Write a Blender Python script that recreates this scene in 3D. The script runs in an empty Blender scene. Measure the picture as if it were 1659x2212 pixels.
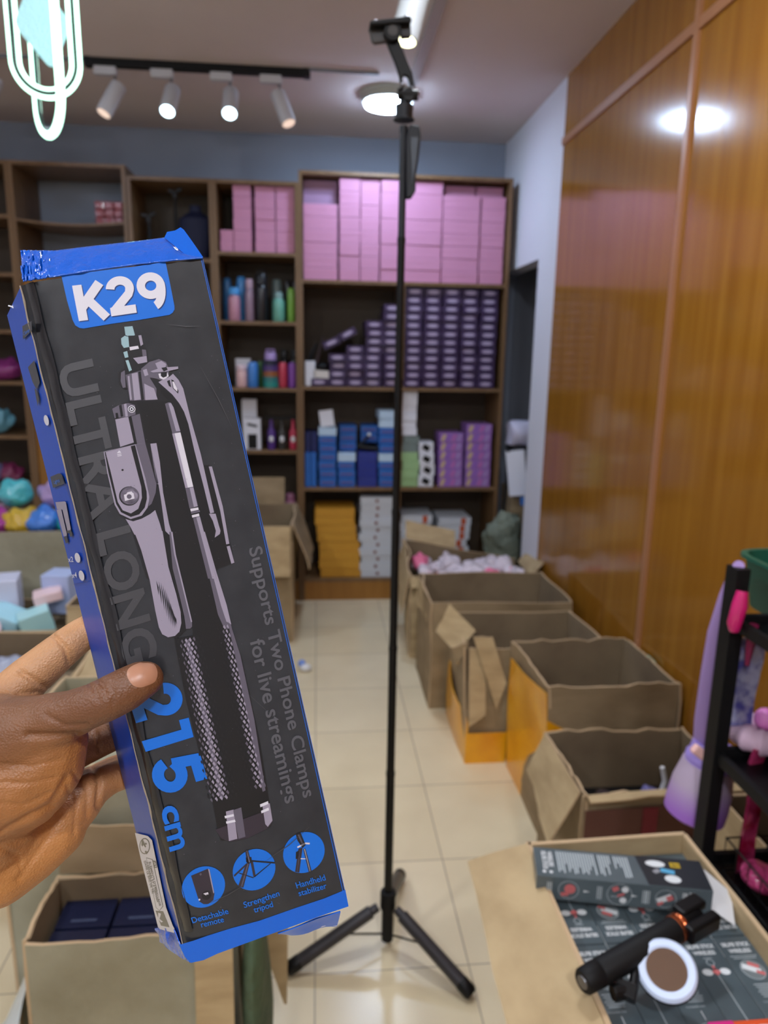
import bpy, bmesh, math, random
from mathutils import Vector, Matrix, noise
random.seed(7)
sc = bpy.context.scene
COL = sc.collection
R = math.radians

# ------------------------------------------------------------------ camera
F = 1541.5; PITCH = .2152; YAW = .0955; ROLL = .0168
O = Vector((0, 0, 1.55))
_f = Vector((math.sin(YAW)*math.cos(PITCH), math.cos(YAW)*math.cos(PITCH), -math.sin(PITCH)))
_r = Vector((math.cos(YAW), -math.sin(YAW), 0)); _u = _r.cross(_f)
A = _r*math.cos(ROLL) + _u*math.sin(ROLL); B = -_r*math.sin(ROLL) + _u*math.cos(ROLL); C = _f
cam = bpy.data.objects.new('camera', bpy.data.cameras.new('camera')); COL.objects.link(cam)
m = Matrix((A, B, -C)).transposed().to_4x4(); m.translation = O
cam.matrix_world = m
cam.data.sensor_fit = 'VERTICAL'; cam.data.sensor_height = 36; cam.data.lens = F/2212*36
cam.data.clip_start = .02
cam.data.dof.use_dof = True; cam.data.dof.focus_distance = .372; cam.data.dof.aperture_fstop = 9.5
sc.camera = cam

# ------------------------------------------------------------------ exposure, world, room lights
sc.view_settings.view_transform = 'Standard'; sc.view_settings.look = 'None'
sc.view_settings.gamma = 1; sc.view_settings.use_curve_mapping = False
sc.view_settings.exposure = 0.5
sc.cycles.use_denoising = True; sc.cycles.use_adaptive_sampling = True; sc.cycles.adaptive_threshold = .02
sc.cycles.max_bounces = 7; sc.cycles.diffuse_bounces = 4; sc.cycles.glossy_bounces = 3
sc.cycles.sample_clamp_indirect = 6
w = bpy.data.worlds.new('world'); sc.world = w; w.use_nodes = True
w.node_tree.nodes['Background'].inputs[0].default_value = (.55, .6, .7, 1)
w.node_tree.nodes['Background'].inputs[1].default_value = .25
CEIL = 2.865
LAMP_POS = [(.37, 4.02), (.37, 1.7), (-1.5, 2.7), (-1.5, .3), (.37, -.8), (-.6, -1.2)]  # first lamp is in view; the others are unseen, added as fill light
LAMP_STRENGTH = [150, 240, 165, 240, 330, 330]
LAMP_RGB = [(196, 222, 255), (238, 244, 255), (214, 230, 255), (240, 246, 255), (240, 246, 255), (240, 246, 255)]

# ------------------------------------------------------------------ helpers
def ray(u, v): return C*F + A*(u-829.5) - B*(v-1106)
def at(u, v, axis, val):
    """the place where the sight line through photo pixel (u, v) meets the plane axis = val"""
    d = ray(u, v); return O + d*((val-O[axis])/d[axis])
def L(c): return tuple(((x/255/12.92) if x <= 10 else ((x/255+.055)/1.055)**2.4) for x in c) + (1,)

MATS = {}
def mat(name, rgb, rough=.6, metal=0, coat=0, emit=0, bump=None, vary=None, alpha=1, trans=0, spec=.5, emit_rgb=None, sss=0):
    if name in MATS: return MATS[name]
    m = bpy.data.materials.new(name); m.use_nodes = True; nt = m.node_tree; b = nt.nodes['Principled BSDF']
    b.inputs['Base Color'].default_value = L(rgb); b.inputs['Roughness'].default_value = rough
    b.inputs['Metallic'].default_value = metal; b.inputs['Coat Weight'].default_value = coat
    b.inputs['Coat Roughness'].default_value = .08
    b.inputs['Specular IOR Level'].default_value = spec
    if emit:
        b.inputs['Emission Color'].default_value = L(emit_rgb or rgb); b.inputs['Emission Strength'].default_value = emit
    if trans: b.inputs['Transmission Weight'].default_value = trans; b.inputs['IOR'].default_value = 1.3
    if alpha < 1: b.inputs['Alpha'].default_value = alpha
    if sss: b.inputs['Subsurface Weight'].default_value = sss; b.inputs['Subsurface Radius'].default_value = (.004, .0015, .0008); b.inputs['Subsurface Scale'].default_value = 1
    tc = nt.nodes.new('ShaderNodeTexCoord')
    if vary:   # (rgb2, scale, (sx,sy,sz), lo, hi)
        mp = nt.nodes.new('ShaderNodeMapping'); mp.inputs['Scale'].default_value = vary[2]
        n = nt.nodes.new('ShaderNodeTexNoise'); n.inputs['Scale'].default_value = vary[1]; n.inputs['Detail'].default_value = 5
        r = nt.nodes.new('ShaderNodeValToRGB'); r.color_ramp.elements[0].color = L(rgb); r.color_ramp.elements[1].color = L(vary[0])
        r.color_ramp.elements[0].position = vary[3]; r.color_ramp.elements[1].position = vary[4]
        nt.links.new(tc.outputs['Object'], mp.inputs[0]); nt.links.new(mp.outputs[0], n.inputs[0])
        nt.links.new(n.outputs[0], r.inputs[0]); nt.links.new(r.outputs[0], b.inputs['Base Color'])
    if bump:   # (scale, strength, distance, (sx,sy,sz))
        mp = nt.nodes.new('ShaderNodeMapping'); mp.inputs['Scale'].default_value = bump[3] if len(bump) > 3 else (1, 1, 1)
        n = nt.nodes.new('ShaderNodeTexNoise'); n.inputs['Scale'].default_value = bump[0]; n.inputs['Detail'].default_value = 4
        bp = nt.nodes.new('ShaderNodeBump'); bp.inputs['Strength'].default_value = bump[1]; bp.inputs['Distance'].default_value = bump[2]
        nt.links.new(tc.outputs['Object'], mp.inputs[0]); nt.links.new(mp.outputs[0], n.inputs[0])
        nt.links.new(n.outputs[0], bp.inputs['Height']); nt.links.new(bp.outputs[0], b.inputs['Normal'])
    MATS[name] = m; return m

class MB:
    """collects shapes, then links them as one mesh object"""
    def __init__(s): s.v = []; s.f = []; s.m = []; s.mats = []
    def mi(s, m):
        if m not in s.mats: s.mats.append(m)
        return s.mats.index(m)
    def add(s, vs, fs, m):
        k = len(s.v); s.v += [Vector(x) for x in vs]; i = s.mi(m)
        for f in fs: s.f.append([k+j for j in f]); s.m.append(i)
        return s
    def box(s, c, d, m, rot=None):
        c = Vector(c); M = rot or Matrix.Identity(3); x, y, z = d[0]/2, d[1]/2, d[2]/2
        vs = [c + M @ Vector((a*x, b*y, e*z)) for e in (-1, 1) for b in (-1, 1) for a in (-1, 1)]
        return s.add(vs, [(0,2,3,1), (4,5,7,6), (0,1,5,4), (1,3,7,5), (3,2,6,7), (2,0,4,6)], m)
    def tube(s, pts, r, m, n=12, cap=True, closed=False):
        pts = [Vector(p) for p in pts]; rs = r if isinstance(r, (list, tuple)) else [r]*len(pts)
        N = len(pts); vs = []; up = None
        for i, p in enumerate(pts):
            if closed: t = (pts[(i+1) % N]-pts[i-1]).normalized()
            else: t = (pts[min(i+1, N-1)]-pts[max(i-1, 0)]).normalized()
            if up is None: up = t.orthogonal().normalized()
            up = (up - t*up.dot(t)); up = up.normalized() if up.length > 1e-6 else t.orthogonal().normalized()
            w = t.cross(up)
            vs += [p + (up*math.cos(2*math.pi*k/n) + w*math.sin(2*math.pi*k/n))*rs[i] for k in range(n)]
        fs = []
        for i in range(N if closed else N-1):
            j = (i+1) % N
            fs += [(i*n+k, i*n+(k+1) % n, j*n+(k+1) % n, j*n+k) for k in range(n)]
        if cap and not closed: fs += [tuple(range(n))[::-1], tuple((N-1)*n+k for k in range(n))]
        return s.add(vs, fs, m)
    def lathe(s, prof, m, c=(0,0,0), n=24, M=None):
        c = Vector(c); M = M or Matrix.Identity(3); vs = []; N = len(prof)
        for r, z in prof: vs += [c + M @ Vector((r*math.cos(2*math.pi*k/n), r*math.sin(2*math.pi*k/n), z)) for k in range(n)]
        fs = [(i*n+k, i*n+(k+1) % n, (i+1)*n+(k+1) % n, (i+1)*n+k) for i in range(N-1) for k in range(n)]
        fs += [tuple(range(n))[::-1], tuple((N-1)*n+k for k in range(n))]
        return s.add(vs, fs, m)
    def ball(s, c, r, m, n=16, k=10, M=None):
        r = r if isinstance(r, (tuple, list)) else (r, r, r); M = M or Matrix.Identity(3); c = Vector(c); vs = []
        for i in range(k+1):
            t = math.pi*i/k; 
            vs += [c + M @ Vector((r[0]*math.sin(t)*math.cos(2*math.pi*j/n), r[1]*math.sin(t)*math.sin(2*math.pi*j/n), -r[2]*math.cos(t))) for j in range(n)]
        return s.add(vs, [(i*n+j, i*n+(j+1) % n, (i+1)*n+(j+1) % n, (i+1)*n+j) for i in range(k) for j in range(n)], m)
    def panel(s, a, b, c, d, t, m, nx=10, ny=6, wob=.004, seed=0, freq=6, ragged=0, m_edge=None):
        """a wavy sheet a-b (bottom) to d-c (top) of thickness t"""
        a, b, c, d = map(Vector, (a, b, c, d)); nrm = (b-a).cross(d-a).normalized(); g = [[], []]
        for sd in (0, 1):
            for j in range(ny+1):
                for i in range(nx+1):
                    u, q = i/nx, j/ny
                    p = (a*(1-u)+b*u)*(1-q) + (d*(1-u)+c*u)*q
                    w = wob*noise.noise(p*freq + Vector((seed, seed*2, 0)))*2*(.3+q)
                    if ragged and j == ny: p = p + (d-a).normalized()*ragged*noise.noise(p*45+Vector((seed,0,0)))
                    g[sd].append(p + nrm*(w + (t/2 if sd else -t/2)))
        n1 = nx+1; off = len(g[0]); fs = []
        for j in range(ny):
            for i in range(nx):
                q = j*n1+i; fs.append((q+off, q+1+off, q+n1+1+off, q+n1+off)); fs.append((q, q+n1, q+n1+1, q+1))
        k = len(s.v); s.add(g[0]+g[1], fs, m)
        rim = []
        for i in range(nx): rim += [(i, i+1, i+1+off, i+off), (ny*n1+i, ny*n1+i+off, ny*n1+i+1+off, ny*n1+i+1)]
        for j in range(ny): rim += [(j*n1, j*n1+off, (j+1)*n1+off, (j+1)*n1), (j*n1+nx, (j+1)*n1+nx, (j+1)*n1+nx+off, j*n1+nx+off)]
        mi = s.mi(m_edge or m)
        for f in rim: s.f.append([k+x for x in f]); s.m.append(mi)
        return s
    def build(s, name, parent=None, smooth=False, world=False, bevel=0):
        me = bpy.data.meshes.new(name); vs = s.v
        if world and parent is not None:
            inv = parent.matrix_basis.inverted(); q = parent
            vs = [inv @ x for x in vs]
        me.from_pydata(vs, [], s.f)
        for m in s.mats: me.materials.append(m)
        me.polygons.foreach_set('material_index', s.m)
        if smooth: me.polygons.foreach_set('use_smooth', [True]*len(me.polygons))
        me.update(); o = bpy.data.objects.new(name, me); COL.objects.link(o); o.parent = parent
        if smooth:
            e = o.modifiers.new('edge', 'EDGE_SPLIT'); e.split_angle = R(42)
        if bevel:
            b = o.modifiers.new('bevel', 'BEVEL'); b.width = bevel; b.segments = 2; b.limit_method = 'ANGLE'
        return o

def tag(o, label=None, cat=None, group=None, kind=None):
    if label: o['label'] = label
    if cat: o['category'] = cat
    if group: o['group'] = group
    if kind: o['kind'] = kind
    return o
def thing(name, loc, label, cat, group=None, rz=0):
    o = bpy.data.objects.new(name, None); COL.objects.link(o); o.empty_display_size = .02
    o.location = loc; o.rotation_euler = (0, 0, rz)
    o.matrix_basis = Matrix.Translation(Vector(loc)) @ Matrix.Rotation(rz, 4, 'Z')
    return tag(o, label, cat, group)
def dup(o, loc, label, rz=0, parent=None):
    c = o.copy(); COL.objects.link(c)
    if parent is None:
        c.matrix_basis = Matrix.Translation(Vector(loc)) @ Matrix.Rotation(rz, 4, 'Z'); c['label'] = label
    else: c.parent = parent
    for ch in o.children: dup(ch, None, None, 0, c)
    return c
ORD = ['bottom', 'second', 'third', 'fourth', 'fifth', 'sixth', 'seventh', 'eighth', 'ninth', 'tenth', 'eleventh', 'twelfth', 'thirteenth', 'fourteenth']
CO = ['first', 'second', 'third', 'fourth', 'fifth', 'sixth', 'seventh', 'eighth', 'ninth']

def text_geo(txt, bold=.0, spacing=1.0):
    cu = bpy.data.curves.new('t', 'FONT'); cu.body = txt; cu.offset = bold; cu.resolution_u = 4; cu.space_character = spacing; cu.align_x = 'LEFT'
    o = bpy.data.objects.new('t', cu); COL.objects.link(o)
    dg = bpy.context.evaluated_depsgraph_get(); me = bpy.data.meshes.new_from_object(o.evaluated_get(dg))
    vs = [v.co.copy() for v in me.vertices]; fs = [tuple(p.vertices) for p in me.polygons]
    bpy.data.objects.remove(o); bpy.data.meshes.remove(me); bpy.data.curves.remove(cu)
    x0 = min(v.x for v in vs); x1 = max(v.x for v in vs); y0 = min(v.y for v in vs); y1 = max(v.y for v in vs)
    return [((v.x-x0)/(x1-x0), (v.y-y0)/(y1-y0)) for v in vs], fs
def put_text(mb, txt, m, o, x, y, bold=.0, fn=None):
    """text whose bounding box spans origin o, width vector x, height vector y (fn maps the flat point to 3D)"""
    uv, fs = text_geo(txt, bold); o, x, y = Vector(o), Vector(x), Vector(y)
    vs = [o + x*a + y*b for a, b in uv]
    if fn: vs = [fn(p) for p in vs]
    mb.add(vs, fs, m)

# ------------------------------------------------------------------ materials
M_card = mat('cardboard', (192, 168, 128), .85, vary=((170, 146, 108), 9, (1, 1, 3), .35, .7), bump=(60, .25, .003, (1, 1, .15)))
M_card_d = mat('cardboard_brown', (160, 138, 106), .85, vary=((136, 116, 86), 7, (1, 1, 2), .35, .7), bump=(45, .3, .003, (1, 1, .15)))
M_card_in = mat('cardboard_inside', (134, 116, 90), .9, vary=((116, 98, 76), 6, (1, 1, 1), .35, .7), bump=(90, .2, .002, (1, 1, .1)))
M_card_g = mat('cardboard_grey_green', (168, 164, 142), .8, vary=((142, 136, 112), 5, (1, 1, 1), .35, .7), bump=(16, .5, .012))
M_edge = mat('cardboard_edge', (200, 172, 136), .9)
M_tape = mat('orange_tape', (250, 182, 26), .3, coat=.4, vary=((228, 152, 12), 8, (1, 1, 1), .3, .7), bump=(28, .35, .006, (1, 1, 2.5)))
M_black = mat('black_plastic', (8, 8, 10), .42, spec=.3)
M_blackm = mat('black_matte', (9, 9, 11), .6, spec=.3)
M_metal = mat('grey_metal', (120, 122, 128), .3, metal=.9)
M_white = mat('white_plastic', (225, 225, 228), .4)
M_wood = mat('shelf_laminate', (128, 98, 66), .42, vary=((112, 82, 52), 4, (6, 6, .6), .3, .7))
M_wood_y = mat('shelf_laminate_front', (164, 114, 48), .4, vary=((146, 96, 34), 4, (6, 6, .6), .3, .7))
M_wood_dk = mat('shelf_back', (74, 60, 44), .6)

def structure(o): return tag(o, kind='structure')
# ================================================================== THE ROOM
XR, YB, XL, YN = 1.194, 4.795, -3.3, -3.0
def tile_mat():
    m = bpy.data.materials.new('floor_tiles'); m.use_nodes = True; nt = m.node_tree; b = nt.nodes['Principled BSDF']
    b.inputs['Roughness'].default_value = .22; b.inputs['Specular IOR Level'].default_value = .4
    tc = nt.nodes.new('ShaderNodeTexCoord'); mp = nt.nodes.new('ShaderNodeMapping')
    mp.inputs['Location'].default_value = (.0103+4, -1.540+4, 0)
    br = nt.nodes.new('ShaderNodeTexBrick'); br.offset = 0; br.squash = 1
    br.inputs['Scale'].default_value = 1; br.inputs['Brick Width'].default_value = .4; br.inputs['Row Height'].default_value = .4
    br.inputs['Mortar Size'].default_value = .0022; br.inputs['Mortar Smooth'].default_value = .3; br.inputs['Bias'].default_value = 0
    br.inputs['Color1'].default_value = L((234, 219, 186)); br.inputs['Color2'].default_value = L((229, 213, 178)); br.inputs['Mortar'].default_value = L((172, 158, 136))
    n = nt.nodes.new('ShaderNodeTexNoise'); n.inputs['Scale'].default_value = 5; n.inputs['Detail'].default_value = 6
    mx = nt.nodes.new('ShaderNodeMix'); mx.data_type = 'RGBA'; mx.blend_type = 'MULTIPLY'; mx.inputs[0].default_value = .25
    r = nt.nodes.new('ShaderNodeValToRGB'); r.color_ramp.elements[0].color = (.72, .68, .62, 1); r.color_ramp.elements[1].color = (1, 1, 1, 1)
    r.color_ramp.elements[0].position = .3; r.color_ramp.elements[1].position = .65
    for a, c in ((tc.outputs['Object'], mp.inputs[0]), (mp.outputs[0], br.inputs[0]), (tc.outputs['Object'], n.inputs[0]), (n.outputs[0], r.inputs[0]),
                 (br.outputs['Color'], mx.inputs[6]), (r.outputs[0], mx.inputs[7]), (mx.outputs[2], b.inputs['Base Color'])): nt.links.new(a, c)
    return m
M_tile = tile_mat()
M_ceil = mat('ceiling_paint', (222, 208, 204), .85, vary=((214, 200, 196), 1.5, (1, 1, 1), .3, .7))
M_wallb = mat('back_wall_paint', (150, 158, 172), .8, vary=((142, 150, 164), 2, (1, 1, 1), .3, .7))
M_wallw = mat('white_wall_paint', (222, 222, 230), .8)
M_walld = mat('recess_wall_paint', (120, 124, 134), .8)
M_panel = mat('glossy_wood_laminate', (164, 112, 38), .16, coat=.3, vary=((144, 92, 26), 3, (8, 8, .35), .3, .72), bump=(9, .07, .004, (2, 2, .25)), spec=.45)
M_trim = mat('panel_trim', (172, 120, 84), .35)

def slab(name, x0, x1, y0, y1, z0, z1, m):
    return structure(MB().box(((x0+x1)/2, (y0+y1)/2, (z0+z1)/2), (x1-x0, y1-y0, z1-z0), m).build(name))
slab('floor', XL-.1, 2.3, YN-.1, YB+.1, -.05, 0, M_tile)
slab('ceiling', XL-.1, 2.3, YN-.1, YB+.1, CEIL, CEIL+.05, M_ceil)
slab('wall_back', XL-.1, 2.3, YB, YB+.1, 0, CEIL, M_wallb)
slab('wall_left', XL-.1, XL, YN, YB, 0, CEIL, M_wallw)
slab('wall_front', XL, XR+.1, YN-.1, YN, 0, CEIL, M_wallw)
# right side: glossy wood wall, then a white pier, then an opening with a recess behind it
WE, OP0, OP1, OPZ = 3.66, 3.96, 4.62, 2.075
slab('wall_right', XR, XR+.1, YN, WE, 0, CEIL, M_panel)
mb = MB()
mb.box((XR+.05, (WE+OP0)/2, CEIL/2), (.1, OP0-WE, CEIL), M_wallw)
mb.box((XR+.05, (OP0+YB)/2, (OPZ+CEIL)/2), (.1, YB-OP0, CEIL-OPZ), M_wallw)
structure(mb.build('wall_right_pier'))
mb = MB()
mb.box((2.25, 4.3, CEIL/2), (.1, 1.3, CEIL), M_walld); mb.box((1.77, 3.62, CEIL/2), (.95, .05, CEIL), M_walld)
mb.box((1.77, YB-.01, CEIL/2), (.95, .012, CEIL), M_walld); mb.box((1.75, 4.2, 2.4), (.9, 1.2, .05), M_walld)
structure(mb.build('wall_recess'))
mb = MB().box((XR-.004, (YN+WE)/2, 2.575), (.012, WE-YN, .034), M_trim); structure(mb.build('trim_1'))
for i, y in enumerate((2.4, 1.18, -.04)):
    mb = MB().box((XR-.005, y, CEIL/2), (.014, .028, CEIL), M_trim); structure(mb.build('trim_%d' % (i+2)))
mb = MB().box((XR-.012, (YN+WE)/2, .05), (.03, WE-YN, .1), M_trim); structure(mb.build('baseboard_right'))

# ------------------------------------------------------------------ ceiling lamps
M_lampglow = mat('lamp_diffuser', (205, 240, 255), .5, emit=1, emit_rgb=(205, 236, 255))
def lamp_mat(k, s): return mat('lamp_diffuser_%d' % k, (225, 245, 255), .5, emit=s, emit_rgb=LAMP_RGB[k])
names = ['round white ceiling lamp glowing above the shelves behind the tripod', 'unseen round ceiling lamp added as fill near the middle of the shop', 'unseen round ceiling lamp added as fill over the left cartons',
         'unseen round ceiling lamp added as fill over the left aisle', 'unseen round ceiling lamp added as fill by the shop front on the right', 'unseen round ceiling lamp added as fill by the shop front on the left']
for k, (x, y) in enumerate(LAMP_POS):
    t = thing('ceiling_lamp', (x, y, CEIL), names[k], 'lamp', 'round ceiling lamps')
    MB().lathe([(.15, 0), (.15, -.012), (.128, -.03), (.128, -.045)], mat('lamp_rim', (190, 196, 190), .4), n=40).build('lamp_rim', t, True)
    MB().lathe([(.118, -.046), (.118, -.058), (.1, -.064), (.02, -.066)], lamp_mat(k, LAMP_STRENGTH[k]*.39), n=40).build('lamp_diffuser', t, True)

# conduits on the ceiling
M_cond = mat('conduit', (176, 170, 168), .5)
def bar(name, a, b, w_, h, m, label, cat):
    a, b = Vector(a), Vector(b); t = (b-a).normalized(); s = Vector((-t.y, t.x, 0))*w_/2; z = Vector((0, 0, h))
    o = MB().add([a-s, b-s, b+s, a+s, a-s-z, b-s-z, b+s-z, a+s-z], [(0,1,2,3), (7,6,5,4), (0,4,5,1), (1,5,6,2), (2,6,7,3), (3,7,4,0)], m).build(name)
    return tag(o, label, cat)
bar('cable_conduit', (.455, .2, CEIL), (.47, 3.84, CEIL), .045, .02, M_cond, 'long pale cable trunking on the ceiling running back to the round lamp', 'conduit')
bar('cable_conduit', (-.03, 3.735, CEIL), (.30, 3.745, CEIL), .012, .012, mat('conduit_grey', (120, 124, 132), .5), 'thin grey conduit between the black rail and the round lamp', 'conduit')
bar('cable_conduit', (-2.4, 3.80, CEIL), (-1.045, 3.76, CEIL), .014, .012, mat('conduit_grey', (120, 124, 132), .5), 'thin grey conduit left of the black rail', 'conduit')

# track rail with spot lamps
RY = 3.755
t = thing('track_rail', (-.54, RY, CEIL), 'black ceiling track rail carrying four white spot lamps', 'track')
MB().box((0, 0, -.018), (1.02, .035, .036), M_blackm).build('rail_body', t, bevel=.003)
MB().box((.50, 0, -.018), (.03, .04, .04), M_black).build('end_cap', t); MB().box((-.50, 0, -.018), (.03, .04, .04), M_black).build('end_cap', t)
def spot(x, y, z, adir, lit, label, r=.036, ln=.155, rail=True, power=0, glow=8):
    t = thing('spot_lamp', (x, y, z), label, 'lamp', 'white track spot lamps')
    mw = mat('spot_white', (196, 196, 202), .45)
    MB().box((-.01, 0, -.018), (.10, .036, .036), mw).build('adapter', t, bevel=.004)
    MB().tube([(.03, 0, -.03), (.03, 0, -.085)], .006, M_metal, 8).build('stem', t, True)
    d = Vector(adir).normalized(); c = Vector((.03, -.0, -.10)) + d*(ln*.30)
    a, b = c - d*ln*.5, c + d*ln*.5
    body = MB().tube([a, a + d*.004, c + d*.004, c + d*.005, c + d*.0055, b], [r*.96, r, r, r*.96, r, r], mw, 24, cap=True).build('lamp_head', t, True)
    lens = mat('spot_lens_lit', (215, 245, 255), .3, emit=9, emit_rgb=(200, 240, 255)) if lit == 1 else mat('spot_lens_warm', (235, 210, 190), .4, emit=.55, emit_rgb=(255, 225, 205)) if lit == 0 else mat('spot_lens_yellow', (255, 255, 215), .4, emit=6, emit_rgb=(255, 255, 205))
    MB().tube([b, b + d*.002], [r*.84, r*.8], lens, 24).build('lens', t, True)
    if lit == 1:
        q = M = d.to_track_quat('-Z', 'Y')
        ld = bpy.data.lights.new('spot_light', 'SPOT'); ld.energy = 14; ld.spot_size = R(60); ld.spot_blend = .6; ld.color = (.85, .95, 1); ld.shadow_soft_size = .03
        lo = bpy.data.objects.new('spot_light', ld); COL.objects.link(lo); lo.parent = t; lo.location = b + d*.01; lo.rotation_mode = 'QUATERNION'; lo.rotation_quaternion = q
    return t
spot(-.955, RY, CEIL-.034, (-.42, -.3, -.9), 0, 'white spot lamp at the left end of the black rail, tilted down and left')
spot(-.70, RY, CEIL-.034, (-.08, -.62, -.8), 1, 'glowing white spot lamp, second from left on the black rail')
spot(-.43, RY, CEIL-.034, (.02, -.66, -.8), 1, 'glowing white spot lamp, third from left on the black rail')
spot(-.20, RY, CEIL-.034, (.34, -.25, -.9), 0, 'white spot lamp at the right end of the black rail, tilted right')
spot(-1.50, RY, CEIL-.034, (-.3, -.3, -.9), 0, 'white spot lamp cut off at the left edge beyond the pendant')
# a nearer spot lamp behind the phone clamp
_b = at(872, 86, 1, 2.3); _a = _b + Vector((.085, .03, .31))
t = thing('spot_lamp', (_a.x, _a.y, CEIL), 'grey white cylinder spot lamp on the ceiling behind the phone clamp', 'lamp', 'white track spot lamps')
_d = (_b-_a).normalized(); _m = mat('spot_grey', (176, 180, 182), .45)
MB().tube([_a, _b-_d*.05, _b-_d*.049, _b], [.041, .041, .042, .042], _m, 24).build('lamp_head', t, True, world=True)
MB().tube([_b, _b+_d*.002], [.036, .034], mat('spot_lens_yellow', (255, 255, 225), .4, emit=3.5, emit_rgb=(255, 252, 205)), 24).build('lens', t, True, world=True)
MB().box((_a.x, _a.y, (_a.z+CEIL)/2+.002), (.03, .03, CEIL-_a.z+.01), M_metal).build('stem', t, world=True)

# ------------------------------------------------------------------ neon pendant
M_neon = mat('neon_tube', (215, 255, 235), .4, emit=2.6, emit_rgb=(190, 255, 226))
M_neon2 = mat('neon_tube_edge', (120, 190, 220), .4, emit=1.0, emit_rgb=(120, 190, 235))
M_core = mat('neon_channel', (46, 60, 60), .4)
def stadium(cx, cz, w_, h, n=24):
    r = w_/2; pts = []
    for i in range(n+1): a = math.pi*i/n; pts.append((cx + r*math.cos(a), cz + h/2 - r + r*math.sin(a)))
    for i in range(n+1): a = math.pi + math.pi*i/n; pts.append((cx + r*math.cos(a), cz - h/2 + r + r*math.sin(a)))
    return pts
PB = at(105, 218, 1, 1.95); PCX = PB.x
t = thing('neon_pendant_lamp', (PCX, 1.95, CEIL), 'glowing white green neon pendant of crossed long rings with a frosted diamond', 'pendant lamp')
H1 = .46; zb = PB.z - CEIL; 
ra, rb_ = R(4), R(-51)
def ring(w_, h, zbot, ang, rr, m, name, dy=0):
    pts = [Vector((p[0]*math.cos(ang) - dy*math.sin(ang), p[0]*math.sin(ang) + dy*math.cos(ang), p[1])) for p in stadium(0, zbot + h/2, w_, h)]
    return MB().tube(pts, rr, m, 10, closed=True).build(name, t, True)
ring(.154, H1, zb + .007, ra, .0052, M_neon, 'outer_light_ring')
ring(.139, H1-.017, zb + .0155, ra, .0062, M_core, 'ring_channel')
ring(.118, H1-.034, zb + .024, ra, .0048, M_neon, 'inner_light_ring')
z2 = at(101, 288, 1, 1.9).z - CEIL
h2 = .60; ring(.15, h2, z2 + .01, rb_, .0095, M_neon, 'crossing_light_ring')
ring(.128, h2-.02, z2 + .022, rb_, .005, M_core, 'crossing_ring_channel')
M_frost = mat('frosted_acrylic', (190, 225, 232), .25, emit=.5, emit_rgb=(170, 230, 240), bump=(170, 1, .02))
dc = at(101, 52, 1, 1.95); dz = dc.z - CEIL
dm = bmesh.new()
mb = MB(); pts = []
for (px, pz) in ((0, .10), (.064, 0), (0, -.10), (-.064, 0)):
    pts.append(Vector((px, 0, pz)))
rp = []
for i in range(4):
    p0, p, p1 = pts[i-1], pts[i], pts[(i+1) % 4]
    a, b = p + (p0-p).normalized()*.022, p + (p1-p).normalized()*.022
    for k in range(6): s_ = k/5; rp.append(a*(1-s_)**2 + p*2*s_*(1-s_) + b*s_*s_)
Mr = Matrix.Rotation(R(-8), 3, 'Y') @ Matrix.Rotation(R(10), 3, 'Z')
N = len(rp); vs = [Mr @ (q + Vector((0, sy, 0))) + Vector((0, 0, dz)) for sy in (-.005, .005) for q in rp]
mb.add(vs, [tuple(range(N)), tuple(range(N, 2*N))[::-1]] + [(i, i+N, (i+1) % N + N, (i+1) % N) for i in range(N)], M_frost)
mb.build('frosted_diamond', t, bevel=.002)
MB().tube([(0, 0, 0), (0, 0, z2 + h2)], .002, M_white, 6).build('cord', t)
MB().lathe([(.05, 0), (.05, -.025), (.02, -.03)], M_white).build('ceiling_rose', t, True)
# ================================================================== SHELF WALL
YF = 4.40
def shelf_unit(label, x0, x1, top, boards, dividers=(), back=True, plinth=True, yf=YF, back_from=None, panel=None, sag=None):
    t = thing('shelf_unit', ((x0+x1)/2, yf+.19, 0), label, 'shelf', 'wooden shelf units along the back wall'); cx, cy = (x0+x1)/2, yf+.19
    T = .02; D = YB - yf - .004
    def bx(name, a, b, c, d, e, f, m): return MB().box(((a+b)/2-cx, (c+d)/2-cy, (e+f)/2), (b-a, d-c, f-e), m).build(name, t)
    yb = YB-.004
    bx('side_panel', x0, x0+T, yf, yb, 0, top, M_wood); bx('side_panel', x1-T, x1, yf, yb, 0, top, M_wood)
    bx('top_board', x0+T, x1-T, yf, yb, top-T, top, M_wood)
    for z in boards:
        if sag == z:
            mb = MB(); mb.panel((x0+T-cx, yf-cy, z), (x1-T-cx, yf-cy, z), (x1-T-cx, yb-cy, z), (x0+T-cx, yb-cy, z), .012, M_wood, 10, 2, 0)
            for v in mb.v: v.z -= .022*math.sin(math.pi*min(1, max(0, (v.x+cx-x0)/(x1-x0))))
            mb.build('shelf_board', t)
        else: bx('shelf_board', x0+T, x1-T, yf, yb, z-T/2, z+T/2, M_wood)
    for (x, a, b) in dividers: bx('divider', x-T/2, x+T/2, yf+.003, yb, a, b, M_wood)
    if back: bx('back_panel', x0+T, x1-T, yb-.012, yb-.002, back_from or 0, (back if back is not True else top-T), M_wood_dk)
    if plinth: bx('plinth', x0+T, x1-T, yf+.008, yf+.026, 0, .125, M_wood_y)
    if panel: bx('closed_panel', *panel, M_wood_y)
    return t
shelf_unit('tall wooden shelf unit full of pink and purple boxes beside the white pier', -.10, 1.15, 2.575, [.135, .73, 1.352, 1.972], [(.515, .145, 1.962)])
shelf_unit('wooden shelf unit with coloured bottles left of the pink box unit', -.585, -.102, 2.51, [.135, .58, .962, 1.34, 1.728, 2.115])
shelf_unit('dim wooden shelf unit with a navy bust and phone stands, behind the held box', -1.055, -.587, 2.51, [.135, .6, 1.3, 1.72, 2.07], sag=None)
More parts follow.
